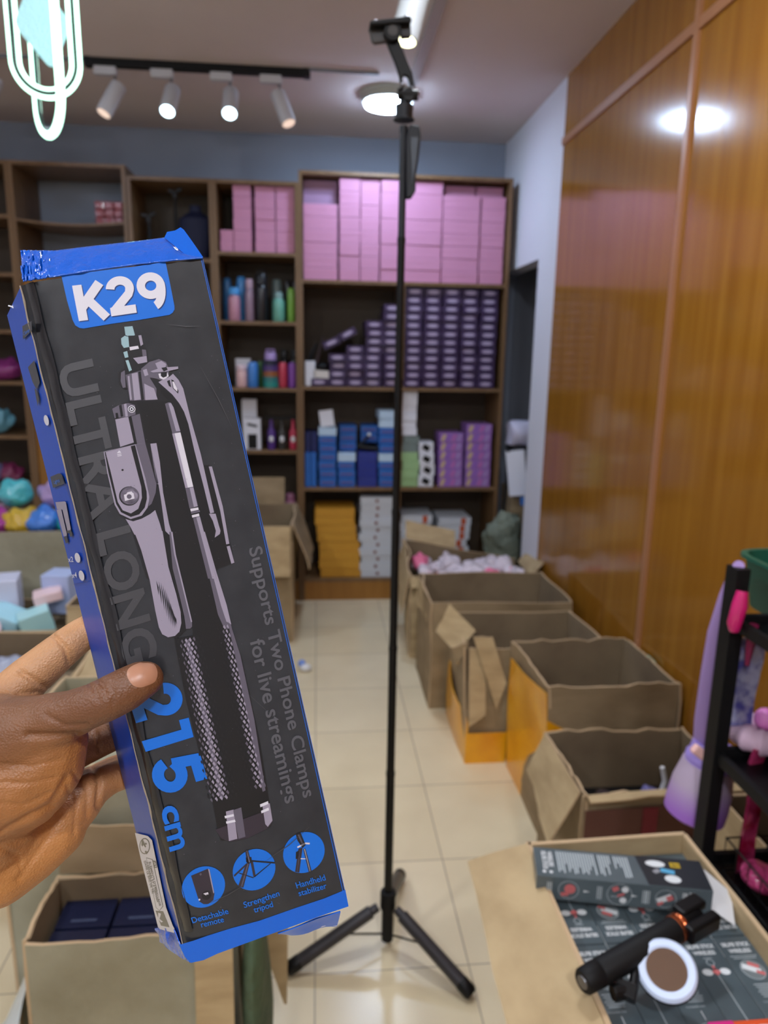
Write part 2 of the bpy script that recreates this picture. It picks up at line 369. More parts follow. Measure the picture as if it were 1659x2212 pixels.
shelf_unit('empty wooden shelf unit with sagging board and red bag, open to the grey wall', -1.685, -1.06, 2.565, [.135, .74, 1.965, 2.262], back=1.96, panel=(-1.665, -1.08, YF+.02, YF+.038, .75, 1.955), sag=2.262)
shelf_unit('wooden shelf unit at the left edge holding shiny wrapped goods', -2.6, -1.687, 2.565, [.135, .737, 1.044, 1.36, 1.651, 1.965, 2.275], back_from=0)

def boxkind(name, d, m, label=None, lid=None, lm=None, extra=None):
    """a small carton with its front towards -Y, origin at the bottom centre of the front"""
    mb = MB(); mb.box((0, d[1]/2, d[2]/2), d, m)
    if lid: mb.box((0, d[1]/2, d[2]*(1-lid/2)), (d[0]+.002, d[1]+.002, d[2]*lid), m)
    if extra: extra(mb, d)
    o = mb.build(name, None, bevel=.0015); return o
def place(o, used, loc, rz, label, cat, group):
    if not used: o.matrix_basis = Matrix.Translation(Vector(loc)) @ Matrix.Rotation(rz, 4, 'Z'); tag(o, label, cat, group); return o
    c = dup(o, loc, label, rz); c['category'] = cat; c['group'] = group; return c

# ---- pink boxes
M_pink = mat('pink_card', (214, 146, 178), .5, vary=((204, 136, 170), 3, (1, 1, 1), .3, .7)); M_pink2 = mat('mauve_card', (176, 136, 172), .5)
def pink_stack(cols, z0, h, label_where, gap=.0012):
    for ci, (xa, xb, n, mm, y0) in enumerate(cols):
        w_ = xb-xa-.0025; src = boxkind('pink_box', (w_, .17, h-gap), mm, lid=.42); 
        for k in range(n):
            place(src, k > 0, ((xa+xb)/2 + random.uniform(-.001, .001), y0 + random.uniform(0, .008), z0 + k*h), random.uniform(-.012, .012),
                  'pink box, %s from bottom, %s pink column from left, %s' % (ORD[k], CO[ci], label_where) if k else 'pink box at the bottom of %s pink column from left, %s' % (CO[ci], label_where), 'box', 'pink boxes ' + label_where)
Z = 1.983
pink_stack([(-.075, .125, 6, M_pink, 4.43), (.135, .255, 8, M_pink, 4.42), (.258, .37, 8, M_pink, 4.425), (.376, .50, 8, M_pink, 4.42), (.502, .74, 8, M_pink, 4.43), (.745, .965, 7, M_pink, 4.425), (.972, 1.118, 7, M_pink, 4.43)],
           Z, .0705, 'in the top bay')
src = None
for k in range(2):
    b_ = boxkind('mauve_box', (.198, .12, .068), M_pink2); place(b_, False, (.025, 4.50, Z + (6+k)*.0705), 0, ['mauve box set back on the leftmost top bay column, lower of two', 'mauve box set back on the leftmost top bay column, upper of two'][k], 'box', 'mauve boxes in the top bay')
for k, (xa, xb) in enumerate([(.76, .94), (.95, 1.11)]):
    b_ = boxkind('mauve_box', (xb-xa, .12, .062), mat('dark_pink_card', (196, 130, 160), .5)); place(b_, False, ((xa+xb)/2, 4.48, Z + 7*.0705), 0, ['dark pink box set back on the sixth pink column in the top bay', 'dark pink box set back on the rightmost pink column in the top bay'][k], 'box', 'mauve boxes in the top bay')
Z = 2.126
pink_stack([(-.553, -.478, 2, M_pink, 4.43), (-.495+.02, -.372, 6, M_pink, 4.43), (-.352, -.236, 6, M_pink, 4.43), (-.232, -.126, 6, M_pink, 4.43)], Z, .0605, 'above the bottles')

# ---- purple boxes
M_purp = mat('purple_card', (64, 42, 86), .35, vary=((50, 32, 70), 6, (1, 1, 1), .3, .7)); M_plab = mat('silver_purple_label', (176, 160, 190), .3)
def oval(mb, d):
    n = 16; cx, cz = 0, d[2]*.55; y = -.0012
    mb.add([(cx + d[0]*.33*math.cos(2*math.pi*k/n), y, cz + d[2]*.24*math.sin(2*math.pi*k/n)) for k in range(n)], [tuple(range(n))], M_plab)
    mb.box((0, -.0005, .006), (d[0]*.98, .002, .003), mat('dark_seam', (40, 22, 54), .5))
pb = boxkind('purple_box', (.104, .2, .0475), M_purp, extra=oval)
used = False
for ci, (x, n) in enumerate([(.585, 12), (.70, 12), (.815, 12), (.93, 12), (1.045, 12)]):
    for k in range(n):
        place(pb, used, (x + random.uniform(-.004, .004), 4.42 + random.uniform(0, .012), 1.363 + k*.0492), random.uniform(-.04, .04),
              'purple box, %s from the bottom in the %s column of the full purple bay' % (ORD[k], CO[ci]) if k else 'purple box at the bottom of the %s column of the full purple bay' % CO[ci], 'box', 'purple boxes in the full bay'); used = True
for ci, (x, n) in enumerate([(.015, 1), (.128, 4), (.235, 5), (.345, 8), (.455, 10)]):
    for k in range(n):
        place(pb, True, (x + random.uniform(-.006, .006), 4.42 + random.uniform(0, .02), 1.363 + k*.0492), random.uniform(-.07, .07),
              'purple box, %s from the bottom in the %s stack of the half empty bay' % (ORD[k], CO[ci]) if k else 'purple box at the bottom of the %s stack of the half empty bay' % CO[ci], 'box', 'purple boxes in the half empty bay')
# leaning purple boxes, black pouch, white box
for k, (x, z, a) in enumerate([(.10, 1.60, -24), (.20, 1.655, -28)]):
    c = dup(pb, (0, 0, 0), ['purple box leaning on the low stacks, left of two', 'purple box leaning on the low stacks, right of two'][k]); c['group'] = 'leaning purple boxes'
    c.matrix_basis = Matrix.Translation((x, 4.44, z)) @ Matrix.Rotation(R(a), 4, 'Y')
mb = MB().box((0, .05, .075), (.062, .1, .15), mat('white_card', (228, 228, 236), .5)); o = mb.build('white_box', bevel=.004); o.location = (-.04, 4.43, 1.363); tag(o, 'small upright white box at the left of the half empty bay', 'box')
mb = MB().box((0, .06, .02), (.10, .12, .045), mat('cream_card', (222, 214, 206), .5), Matrix.Rotation(R(4), 3, 'Y')); mb.ball((0, .05, .065), (.05, .05, .025), M_black)
o = mb.build('black_pouch', smooth=False); o.location = (.03, 4.43, 1.415); tag(o, 'glossy black pouch on a cream box in the half empty bay', 'pouch')
mb = MB(); mb.tube([(-.05, 4.46, 1.50), (.0, 4.46, 1.62)], [.016, .008], M_black, 8); mb.tube([(.0, 4.47, 1.50), (.04, 4.47, 1.66)], [.012, .006], mat('dark_brown_plastic', (50, 32, 34), .5), 8)
tag(mb.build('folded_stand', smooth=True), 'dark folded stands leaning upright left of the purple boxes', 'stand')

# ---- blue boxes
M_blue = mat('blue_card', (40, 112, 196), .4, vary=((28, 92, 176), 5, (1, 1, 1), .3, .7)); M_blue_d = mat('navy_card', (36, 52, 140), .4); M_bl = mat('pale_blue_card', (190, 214, 236), .5); M_red = mat('red_strip', (120, 60, 90), .5)
def blab(mb, d):
    mb.box((0, -.0006, d[2]*.52), (d[0]*.8, .0015, d[2]*.14), M_red)
    mb.box((0, -.0006, d[2]*.2), (d[0]*.98, .0015, d[2]*.1), mat('deep_blue', (24, 70, 160), .5))
Zb = .741
bb = boxkind('blue_box', (.105, .18, .052), M_blue, extra=blab); bd = boxkind('navy_box', (.12, .18, .054), M_blue_d, extra=None); bl = boxkind('pale_blue_box', (.11, .18, .05), M_bl)
ub = ud = ul = False
for ci, (x, n, pale) in enumerate([(.065, 7, (6,)), (.185, 4, (3,)), (.44, 9, (3, 7, 8))]):
    for k in range(n):
        where = 'in the %s tall stack of the blue bay' % CO[ci]
        if k in pale: place(bl, ul, (x, 4.43, Zb+k*.0535), random.uniform(-.05, .05), 'pale blue box, %s from the bottom %s' % (ORD[k], where), 'box', 'blue boxes'); ul = True
        else: place(bb, ub, (x+random.uniform(-.004, .004), 4.43, Zb+k*.0535), random.uniform(-.05, .05), 'blue box, %s from the bottom %s' % (ORD[k], where), 'box', 'blue boxes'); ub = True
for k in range(4): place(bd, ud, (.315, 4.43, Zb+k*.0548), random.uniform(-.05, .05), 'navy blue box, %s from the bottom under the black clip' % ORD[k], 'box', 'navy boxes'); ud = True
for k in range(3): place(bb, True, (.195, 4.50, Zb+.22+k*.0535), .03, 'blue box, %s of three set back on the second blue stack' % ORD[k], 'box', 'blue boxes')
for k in range(2): place(bb, True, (.33, 4.53, Zb+.27+k*.0535), -.04, 'blue box set back above the navy boxes, %s' % ['lower', 'upper'][k], 'box', 'blue boxes')
sb = boxkind('upright_blue_box', (.034, .16, .215), M_blue)
for k, x in enumerate((-.058, -.021)): place(sb, k > 0, (x, 4.43, Zb), 0, 'tall narrow blue box standing upright at the left of the blue bay, %s of two' % ['left', 'right'][k], 'box', 'upright blue boxes')
nb = boxkind('upright_navy_box', (.036, .16, .125), mat('dark_navy', (22, 32, 92), .5))
for k, x in enumerate((-.056, -.016)): place(nb, k > 0, (x, 4.45, Zb+.217), 0, 'dark navy box standing on the upright blue boxes, %s of two' % ['left', 'right'][k], 'box', 'upright navy boxes')
mb = MB().box((0, 0, .05), (.085, .004, .1), mat('white_card', (228, 228, 236), .5), Matrix.Rotation(R(-8), 3, 'Y')); o = mb.build('white_card_sign'); o.location = (.06, 4.44, Zb+.378); tag(o, 'small white card tilted on top of the first blue stack', 'card')
mb = MB(); mb.tube([(-.07, 0, .03), (-.055, 0, .012), (.03, 0, 0), (.08, 0, .005)], [.012, .018, .016, .012], M_black, 10); mb.tube([(-.06, 0, .02), (.0, 0, .085)], [.009, .008], M_black, 8); mb.ball((.0, 0, .09), .012, M_white); mb.ball((.085, 0, .01), .014, M_white)
o = mb.build('phone_clip', smooth=True); o.location = (.325, 4.45, Zb+.238); tag(o, 'black bent phone clip with white ends lying on the navy boxes', 'clip')

# ---- bay right of the divider
X2 = .525
def stack(name, x, y, z, d, n, m, lab, cat, group, jx=.006, jr=.05, extra=None, mats=None):
    src = boxkind(name, d, m, extra=extra)
    for k in range(n): place(src, k > 0, (x+random.uniform(-jx, jx), y+random.uniform(0, .01), z+k*(d[2]+.001)), random.uniform(-jr, jr), lab % ORD[k] if k else lab.replace('%s from the bottom', 'at the bottom') , cat, group)
M_wc = mat('white_card', (228, 228, 236), .5)
stack('green_box', .585, 4.43, Zb, (.108, .15, .054), 4, mat('pale_green_card', (160, 196, 140), .5), 'pale green box, %s from the bottom in the narrow stack by the divider', 'box', 'green and grey boxes')
stack('grey_box', .585, 4.43, Zb+.22, (.10, .15, .05), 2, mat('grey_green_card', (120, 134, 130), .5), 'grey box, %s from the bottom just above the pale green boxes', 'box', 'green and grey boxes')
stack('white_box', .575, 4.43, Zb+.325, (.09, .15, .045), 6, M_wc, 'white box, %s from the bottom in the slim tower on the grey boxes', 'box', 'white tower boxes', jx=.003)
def wb(mb, d): mb.box((0, -.001, d[2]*.5), (d[0]*.5, .002, d[2]*.5), M_black, Matrix.Rotation(R(30), 3, 'Y'))
stack('black_white_box', .69, 4.43, Zb, (.092, .15, .07), 4, M_wc, 'white box with black graphics, %s from the bottom of the small stack', 'box', 'black and white boxes', extra=wb)
def py(mb, d):
    ms = [mat('lilac', (170, 140, 196), .5), mat('straw', (206, 180, 130), .5), mat('violet', (150, 100, 190), .5), mat('magenta_pale', (190, 110, 180), .5)]
    for k in range(4): mb.box((d[0]*(-.34+.22*k), -.0008, d[2]*.5), (d[0]*.13, .0016, d[2]*.8), ms[(k+1) % 4], Matrix.Rotation(R(22), 3, 'Y'))
M_lil = mat('lilac_card', (158, 112, 186), .5)
stack('lilac_box', .845, 4.43, Zb, (.15, .2, .056), 6, M_lil, 'lilac patterned box, %s from the bottom in the shorter lilac stack', 'box', 'lilac boxes', jx=.002, jr=.02, extra=py)
stack('lilac_box', 1.02, 4.43, Zb, (.16, .2, .056), 7, M_lil, 'lilac patterned box, %s from the bottom in the taller lilac stack', 'box', 'lilac boxes', jx=.002, jr=.02, extra=py)
# ---- bottom bays
Zc = .146
M_yel = mat('yellow_card', (214, 158, 50), .6, vary=((196, 134, 34), 5, (1, 1, 1), .3, .7))
stack('yellow_box', .145, 4.425, Zc, (.26, .25, .058), 4, M_yel, 'yellow box, %s from the bottom of the wide yellow pile', 'box', 'yellow boxes', jx=.006, jr=.03)
stack('yellow_box', .12, 4.425, Zc+.237, (.25, .25, .054), 4, M_yel, 'yellow box, %s from the bottom of the upper yellow pile, shifted left', 'box', 'yellow boxes', jx=.01, jr=.05)
def dot(mb, d): mb.ball((.0, 0, d[2]*.5), (.011, .0015, .011), mat('brown_red', (120, 50, 48), .5), 10, 6)
stack('white_flat_box', .38, 4.425, Zc, (.21, .25, .047), 11, mat('cool_white_card', (206, 210, 218), .5), 'white box with a red brown dot, %s from the bottom of the dotted stack', 'box', 'white boxes with dots', jx=.01, jr=.03, extra=dot)
M_or = mat('orange_label', (196, 84, 40), .5)
def ol(mb, d): mb.box((d[0]*.26, -.0006, d[2]*.5), (.03, .0016, d[2]*.9), M_or)
stack('white_flat_box', .63, 4.43, Zc, (.20, .25, .05), 8, mat('cool_white_card', (206, 210, 218), .5), 'white box with an orange label, %s from the bottom in the stack nearer the divider', 'box', 'white boxes with orange labels', jx=.012, jr=.05, extra=ol)
stack('white_flat_box', .875, 4.43, Zc, (.21, .25, .048), 8, mat('cool_white_card', (206, 210, 218), .5), 'white box with an orange label, %s from the bottom in the stack further right', 'box', 'white boxes with orange labels', jx=.014, jr=.05, extra=ol)

# ---- bottles in the middle unit
def bottle(name, x, z, r, h, rgb, label, lid=None, y=4.46, capr=.75, body2=None, handle=False, rough=.3):
    t = thing(name, (x, y, z), label, 'bottle', 'drinking bottles')
    m = mat('bottle_%d_%d_%d' % rgb, rgb, rough, coat=.3); hb = h*(.78 if lid else .97)
    if body2:
        mb = MB(); n = len(body2)
        for k, c in enumerate(body2): mb.lathe([(r, hb*k/n), (r, hb*(k+1)/n)], mat('band_%d_%d_%d' % c, c, .35), n=20)
        mb.build('bottle_body', t, True)
    else: MB().lathe([(r*.9, 0), (r, .006), (r, hb*.86), (r*.85, hb*.96), (r*.7, hb)], m, n=20).build('bottle_body', t, True)
    if lid:
        ml = mat('lid_%d_%d_%d' % lid, lid, .4); MB().lathe([(r*capr, hb), (r*capr, h*.95), (r*capr*.8, h)], ml, n=18).build('lid', t, True)
        if handle: MB().tube([(-r*.6, 0, h*.93), (-r*.5, 0, h*1.07), (r*.5, 0, h*1.07), (r*.6, 0, h*.93)], .005, ml, 6).build('handle', t, True)
    return t
z = 1.739
bottle('tumbler', -.485, z, .034, .19, (196, 140, 160), 'dusty pink tumbler with a blue lid on the upper bottle shelf', (70, 150, 214), capr=1)
bottle('water_bottle', -.535, z, .024, .26, (60, 130, 200), 'tall blue bottle behind the dusty pink tumbler', None, y=4.56)
bottle('water_bottle', -.45, z, .03, .27, (70, 150, 220), 'wide bright blue bottle behind the dusty pink tumbler', None, y=4.56)
bottle('tumbler', -.395, z, .026, .24, (150, 124, 142), 'mauve grey tumbler left of the black bottle', (180, 150, 166), capr=.9)
bottle('sports_bottle', -.325, z, .037, .27, (18, 20, 28), 'black bottle with a wide black cap and white patches', (16, 18, 24), capr=.95, handle=True)
bottle('water_bottle', -.225, z, .036, .17, (108, 176, 156), 'mint green bottle on the upper bottle shelf', (130, 160, 156), capr=.7)
bottle('water_bottle', -.24, z, .03, .26, (120, 140, 142), 'grey green bottle behind the mint one', None, y=4.57)
bottle('water_bottle', -.15, z, .023, .20, (126, 182, 72), 'slim lime green bottle at the right end of the upper bottle shelf', None)
for k, x in enumerate((-.175, -.13)): bottle('water_bottle', x, z, .022, .255, (20, 22, 26), 'black bottle behind the lime green one, %s of two' % ['left', 'right'][k], None, y=4.57)
z = 1.351
tag(MB().box((-.45, 4.56, z+.085), (.09, .06, .17), M_wc).build('white_box'), 'white carton behind the blush pink cup', 'box')
bottle('tumbler', -.452, z, .032, .135, (226, 186, 186), 'blush pink cup in front of a white carton', (232, 206, 214), capr=1)
bottle('water_bottle', -.385, z, .031, .155, (64, 130, 206), 'blue bottle on the lower bottle shelf', None)
bottle('water_bottle', -.345, z, .018, .16, (60, 110, 60), 'narrow dark green bottle right of the blue one', None, y=4.52)
bottle('sports_bottle', -.278, z, .046, .21, (60, 60, 90), 'big striped bottle in green, orange and purple with a lilac lid', (176, 150, 206), body2=[(40, 140, 130), (50, 120, 120), (150, 90, 50), (80, 60, 120), (36, 38, 60)], handle=True)
bottle('water_bottle', -.205, z, .027, .155, (196, 60, 84), 'crimson bottle on the lower bottle shelf', None)
bottle('water_bottle', -.148, z, .024, .155, (140, 80, 180), 'purple bottle at the right end of the lower bottle shelf', None)
for k, x in enumerate((-.20, -.14)): bottle('sports_bottle', x, z, .028, .225, (16, 16, 20), 'black lidded bottle behind the crimson and purple ones, %s of two' % ['left', 'right'][k], (14, 14, 18), y=4.57)
z = .973
mb = MB().box((0, .04, .095), (.10, .08, .19), M_wc).box((0, -.001, .05), (.055, .002, .09), M_black).box((0, -.001, .15), (.06, .002, .015), M_black, Matrix.Rotation(R(12), 3, 'Y'))
o = mb.build('white_box'); o.location = (-.395, 4.44, z); tag(o, 'white product carton with black picture below the bottles', 'box')
mb = MB().box((0, .045, .15), (.09, .08, .30), M_wc); o = mb.build('white_box'); o.location = (-.42, 4.54, z); tag(o, 'taller white carton behind the one with a black picture', 'box')
t = thing('bottle_set', (-.215, 4.46, z), 'hanging set of three small bottles under a black top bar', 'bottle set')
MB().box((0, 0, .195), (.20, .05, .014), M_black).build('top_bar', t)
for x, rgb in ((-.065, (84, 50, 130)), (.0, (56, 54, 52)), (.068, (190, 50, 80))):
    MB().lathe([(.022, 0), (.024, .01), (.024, .11), (.012, .135), (.01, .19)], mat('set_%d' % rgb[0], rgb, .35), (x, 0, 0), 16).ball((x, -.023, .065), (.014, .004, .02), M_white, 10, 6).build('small_bottle', t, True)
z = .591
for x, rgb, r, lab in ((-.36, (16, 18, 20), .04, 'black rounded cup on the lowest visible shelf'), (-.27, (20, 24, 26), .045, 'glossy black cup standing above the brown carton'), (-.17, (170, 110, 140), .038, 'pink cup at the right end of the lowest visible shelf')):
    t = thing('cup', (x, 4.46, z), lab, 'cup', 'cups'); MB().lathe([(r*.8, 0), (r, .02), (r, .05), (r*.8, .062)], mat('cup_%d' % rgb[0], rgb, .15), n=20).build('cup_body', t, True); MB().lathe([(r*.75, .062), (r*.8, .09), (r*.5, .105)], mat('cup_%d' % rgb[0], rgb, .15), n=20).build('lid', t, True)

# ---- dim unit: bust and phone stands
mb = MB(); prof = [(.055, 0), (.075, .03), (.088, .10), (.10, .18), (.095, .23), (.06, .255), (.035, .27), (.032, .30), (.036, .305)]
o = mb.lathe(prof, mat('navy_velvet', (20, 28, 62), .7), n=28).build('display_bust', smooth=True); o.location = (-.70, 4.52, 2.08); o.scale = (1, .6, 1); tag(o, 'navy blue velvet jewellery bust behind the top of the held box', 'bust')
for x, h, lab in ((-.80+-.01, .37, 'taller black phone stand left of the navy bust'), (-.965, .235, 'shorter black phone stand at the left of the bust shelf')):
    t = thing('phone_stand', (x, 4.50, 2.08), lab, 'phone stand', 'phone stands by the bust')
    MB().tube([(0, 0, .01), (0, 0, h*.6), (0, 0, h-.03)], [.011, .010, .006], M_black, 10).build('pole', t, True)
    MB().box((0, 0, h-.015), (.02, .015, .03), M_black).box((-.02, 0, h+.005), (.034, .02, .014), M_black, Matrix.Rotation(R(12), 3, 'Y')).box((.024, 0, h+.012), (.03, .02, .014), M_black, Matrix.Rotation(R(-20), 3, 'Y')).build('clamp', t)
    MB().lathe([(.05, 0), (.05, .008), (.012, .014)], M_black, n=20).build('base', t, True)
# ---- red wrapped bag on the sagging board
M_rw = mat('red_wrap', (176, 84, 96), .2, coat=.5, vary=((140, 60, 74), 26, (1, 1, 1), .3, .7), bump=(22, .8, .01))
mb = MB(); 
for i in range(3):
    for k in range(3): mb.box(((i-1)*.052, .0, .02+k*.042), (.05, .08, .04), M_rw, Matrix.Rotation(R(random.uniform(-5, 5)), 3, 'Y'))
o = mb.build('wrapped_bundle', bevel=.006); o.location = (-1.175, 4.50, 2.258); tag(o, 'bundle of red packs in clear wrap on the sagging board', 'bundle')
# ---- left edge goods
M_shine = {}
def bag(name, c, d, rgb, label, seed=0, cat='bag'):
    mb = MB(); mb.ball((0, 0, d[2]/2), (d[0]/2, d[1]/2, d[2]/2), mat('wrap_%d_%d_%d' % rgb, rgb, .15, coat=.6, bump=(30, 1, .02)), 28, 16)
    for v in mb.v: v *= 1 + .28*noise.noise(v*22 + Vector((seed, 0, 0)));
    for v in mb.v: v.z = max(v.z, 0)
    o = mb.build(name, smooth=True); o.location = c; return tag(o, label, cat, 'wrapped goods at the left')
bag('wrapped_goods', (-1.86, 4.5, 1.37), (.24, .14, .12), (150, 60, 130), 'magenta shiny wrapped goods on the left edge shelf', 1)
bag('wrapped_goods', (-1.93, 4.5, 1.054), (.22, .14, .17), (110, 170, 190), 'pale teal wrapped goods on the left edge shelf', 2)
bag('wrapped_goods', (-1.86, 4.5, .747), (.14, .12, .12), (130, 50, 90), 'dark red wrapped goods low on the left edge shelf', 3)
bag('wrapped_goods', (-1.98, 4.5, .747), (.16, .12, .13), (110, 110, 150), 'silver violet wrapped goods low on the left edge shelf', 4)
# ================================================================== OPEN CARTONS
def carton(label, x0, x1, y0, y1, h, m=M_card_d, rz=0, flaps=(), group='open brown cartons', z0=0, wob=.012, seed=0, taper=0, inside=M_card_in, ragged=0, skip=(), t=.006, slope=(0,0,0,0)):
    """flaps: (side, start, end, length, angle from upright outward in degrees, material); slope = extra rim height at corners FL, FR, BR, BL"""
    cx, cy = (x0+x1)/2, (y0+y1)/2
    r = thing('carton', (cx, cy, z0), label, 'carton', group, rz); a, b = (x1-x0)/2, (y1-y0)/2
    k = 1+taper
    P0 = [Vector(p) for p in ((-a, -b, 0), (a, -b, 0), (a, b, 0), (-a, b, 0))]
    P1 = [Vector((p.x*k, p.y*k, h + slope[i])) for i, p in enumerate(P0)]
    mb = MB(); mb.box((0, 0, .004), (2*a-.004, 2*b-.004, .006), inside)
    for i in range(4):
        if i in skip: continue
        j = (i+1) % 4
        ins = (Vector((0, 0, 0))-(P0[i]+P0[j])/2).normalized()*.0035
        mb.panel(P0[i], P0[j], P1[j], P1[i], t, m, 12, 8, wob, seed+i, 3.2, ragged, M_edge)
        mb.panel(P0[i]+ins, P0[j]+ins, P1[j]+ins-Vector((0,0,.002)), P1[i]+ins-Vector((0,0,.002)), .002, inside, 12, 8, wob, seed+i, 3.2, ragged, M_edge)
    mb.build('carton_body', r, smooth=True)
    out = [Vector((0, -1, 0)), Vector((1, 0, 0)), Vector((0, 1, 0)), Vector((-1, 0, 0))]
    for n_, (side, s, e, ln, ang, fm) in enumerate(flaps):
        i = side; j = (i+1) % 4; q0 = P1[i].lerp(P1[j], s); q1 = P1[i].lerp(P1[j], e)
        d = Vector((0, 0, 1))*math.cos(R(ang)) + out[i]*math.sin(R(ang)); q0 = q0+out[i]*.003; q1 = q1+out[i]*.003
        l0, l1 = ln if isinstance(ln, tuple) else (ln, ln)
        MB().panel(q0, q1, q1+d*l1, q0+d*l0, .005, fm, 8, 6, .010, seed+11+n_, 5, ragged or .006, M_edge).build('flap', r, smooth=True)
    return r
def wrap(parent, side_pts, m, name='tape_wrap', seed=3, wob=.012):
    """a taped skin lying on a carton wall, world coordinates"""
    MB().panel(*side_pts, .003, m, 12, 10, wob, seed, 3.2).build(name, parent, smooth=True, world=True)

# right-hand row, from the shelves towards the shop front
cA = carton('farthest carton of the right row, filled with clear plastic packs', .50, 1.13, 3.46, 3.94, .42, M_card, rz=R(-4), wob=.03, seed=1, taper=.03, slope=(.02, 0, -.02, .10),
       flaps=[(3, .0, 1, .20, 166, M_card), (2, .55, 1, .11, 30, M_card), (1, .2, .9, .10, 35, M_card), (0, .0, .5, .05, 150, M_card)])
cB = carton('second farthest carton of the right row, mostly hidden, with a curved left edge', .50, 1.12, 2.92, 3.36, .50, M_card_d, wob=.015, seed=21,
       flaps=[(3, .15, .75, .13, 176, M_card)])
cC = carton('carton with a diamond shaped flap and orange taped bottom in the right row', .575, 1.11, 2.50, 2.88, .47, M_card_d, wob=.014, seed=31,
       flaps=[(0, .0, .12, (.30, .26), 172, M_card)])
def wflap(parent, pts, Ys, m, seed=1, name='flap'):
    q = [at(u, v, 1, y) for (u, v), y in zip(pts, Ys)]
    MB().panel(*q, .005, m, 8, 6, .008, seed, 5, .006, M_edge).build(name, parent, smooth=True, world=True)
wflap(cC, [(985, 1412), (1028, 1362), (972, 1306), (940, 1362)], (2.58, 2.60, 2.70, 2.68), M_card)
wflap(cC, [(1072, 1532), (1094, 1475), (1064, 1374), (1022, 1374)], (2.46, 2.46, 2.49, 2.49), M_card, 4)
wflap(cC, [(985, 1438), (1010, 1400), (1012, 1385), (975, 1400)], (2.53, 2.50, 2.50, 2.53), M_card_d, 6)
wrap(cC, [(.568, 2.88, .0), (.568, 2.475, .0), (.568, 2.475, .17), (.568, 2.88, .27)], M_tape)
wrap(cC, [(.568, 2.472, .0), (.73, 2.472, .0), (.73, 2.472, .13), (.568, 2.472, .13)], M_tape, 'tape_wrap', 5, .004)
wrap(cC, [(.575, 2.70, .27), (.572, 2.55, .27), (.572, 2.55, .43), (.575, 2.70, .43)], M_tape, 'tape_wrap', 6, .004)
cD = carton('large open carton with orange taped left side in the right row', .735, 1.165, 2.04, 2.455, .50, M_card_d, wob=.012, seed=41, ragged=.012, slope=(.03, .03, .012, .012), taper=.02)
wrap(cD, [(.728, 2.445, .0), (.735, 2.036, .0), (.722, 2.036, .51), (.715, 2.445, .45)], M_tape, 'tape_wrap', 9, .008)
wrap(cD, [(.735, 2.030, .0), (.80, 2.030, .0), (.80, 2.030, .38), (.728, 2.030, .42)], M_tape, 'tape_wrap', 12, .004)
MB().panel((1.178, 2.30, .46), (1.178, 2.24, .46), (1.182, 2.24, .515), (1.182, 2.30, .515), .010, mat('teal_tape', (60, 150, 130), .4), 3, 3, .002).build('tape_strip', cD, world=True)
M_brownred = mat('red_brown_print', (104, 66, 54), .6, vary=((92, 56, 46), 5, (1, 1, 1), .3, .7))
cE = carton('near carton of the right row with a red brown front and small things inside', .70, 1.14, 1.63, 1.96, .42, M_card_d, wob=.010, seed=51, ragged=.015, slope=(.0, .02, 0, 0),
       flaps=[(3, .05, .95, (.13, .17), 158, M_card), (0, .02, .98, .03, 100, M_card)])
wrap(cE, [(.705, 1.622, .0), (1.14, 1.622, .0), (1.145, 1.617, .405), (.705, 1.617, .38)], M_brownred, 'printed_front', 4, .006)
wrap(cE, [(.86, 1.615, .0), (.90, 1.615, .0), (.90, 1.610, .39), (.86, 1.610, .39)], mat('dark_red_stripe', (112, 30, 40), .6), 'red_stripe', 4, .006)
# things in carton E
t = thing('hair_clip', (.98, 1.80, .30), 'lavender glossy clip and white handle inside the red brown carton', 'clip')
MB().box((0, 0, 0), (.06, .03, .035), mat('lavender_blue', (120, 116, 170), .2), Matrix.Rotation(.4, 3, 'Y')).build('clip_body', t, bevel=.008)
MB().tube([(.03, 0, 0), (.038, 0, .04), (.025, 0, .085)], [.008, .008, .007], M_white, 8).build('handle', t, True)
for i in range(7):
    x, y = .77+.045*i+random.uniform(-.01, .01), 1.70+random.uniform(0, .14)
    c = [(30, 28, 32), (150, 120, 90), (60, 50, 56), (30, 30, 40), (110, 90, 70), (40, 40, 60), (28, 26, 26)][i]
    bag('small_pack', (x, y, .24), (.075, .06, .05), c, ['black', 'tan', 'dark grey', 'dark blue grey', 'brown', 'navy', 'near black'][i] + ' small pack inside the red brown carton', i, 'pack')['group'] = 'packs inside the red brown carton'
tag(MB().box((.92, 1.79, .12), (.40, .30, .235), M_blackm).build('packed_goods', bevel=.01), 'dark packed goods filling the bottom of the red brown carton', 'goods')
# plastic packs in carton A
M_clear = mat('clear_wrap', (238, 228, 236), .08, coat=.8, alpha=.55, bump=(60, 1, .02)); M_pkw = mat('pink_wrap', (244, 120, 160), .2, coat=.6, bump=(60, 1, .02))
tag(MB().box((.83, 3.71, .19), (.52, .38, .36), M_card).build('packed_goods'), 'tan packed layer under the clear plastic packs in the farthest carton', 'goods')
pk = []
for i in range(34):
    x, y = random.uniform(.58, 1.08), random.uniform(3.50, 3.88); pink = i % 6 == 0
    o = bag('plastic_pack', (x, y, .355+random.uniform(0, .04)), (random.uniform(.09, .15), .09, random.uniform(.05, .09)), (244, 120, 160) if pink else (226, 214, 224), '', i, 'plastic pack')
    o.rotation_euler = (random.uniform(-.3, .3), random.uniform(-.3, .3), random.uniform(0, 3))
    o['group'] = 'plastic packs in the farthest carton'; o['label'] = '%s crinkled plastic pack heaped in the farthest carton, near its %s %s' % ('pink' if pink else 'clear', 'back' if y > 3.75 else 'front' if y < 3.63 else 'middle', 'left wall' if x < .72 else 'right wall' if x > .94 else 'centre')
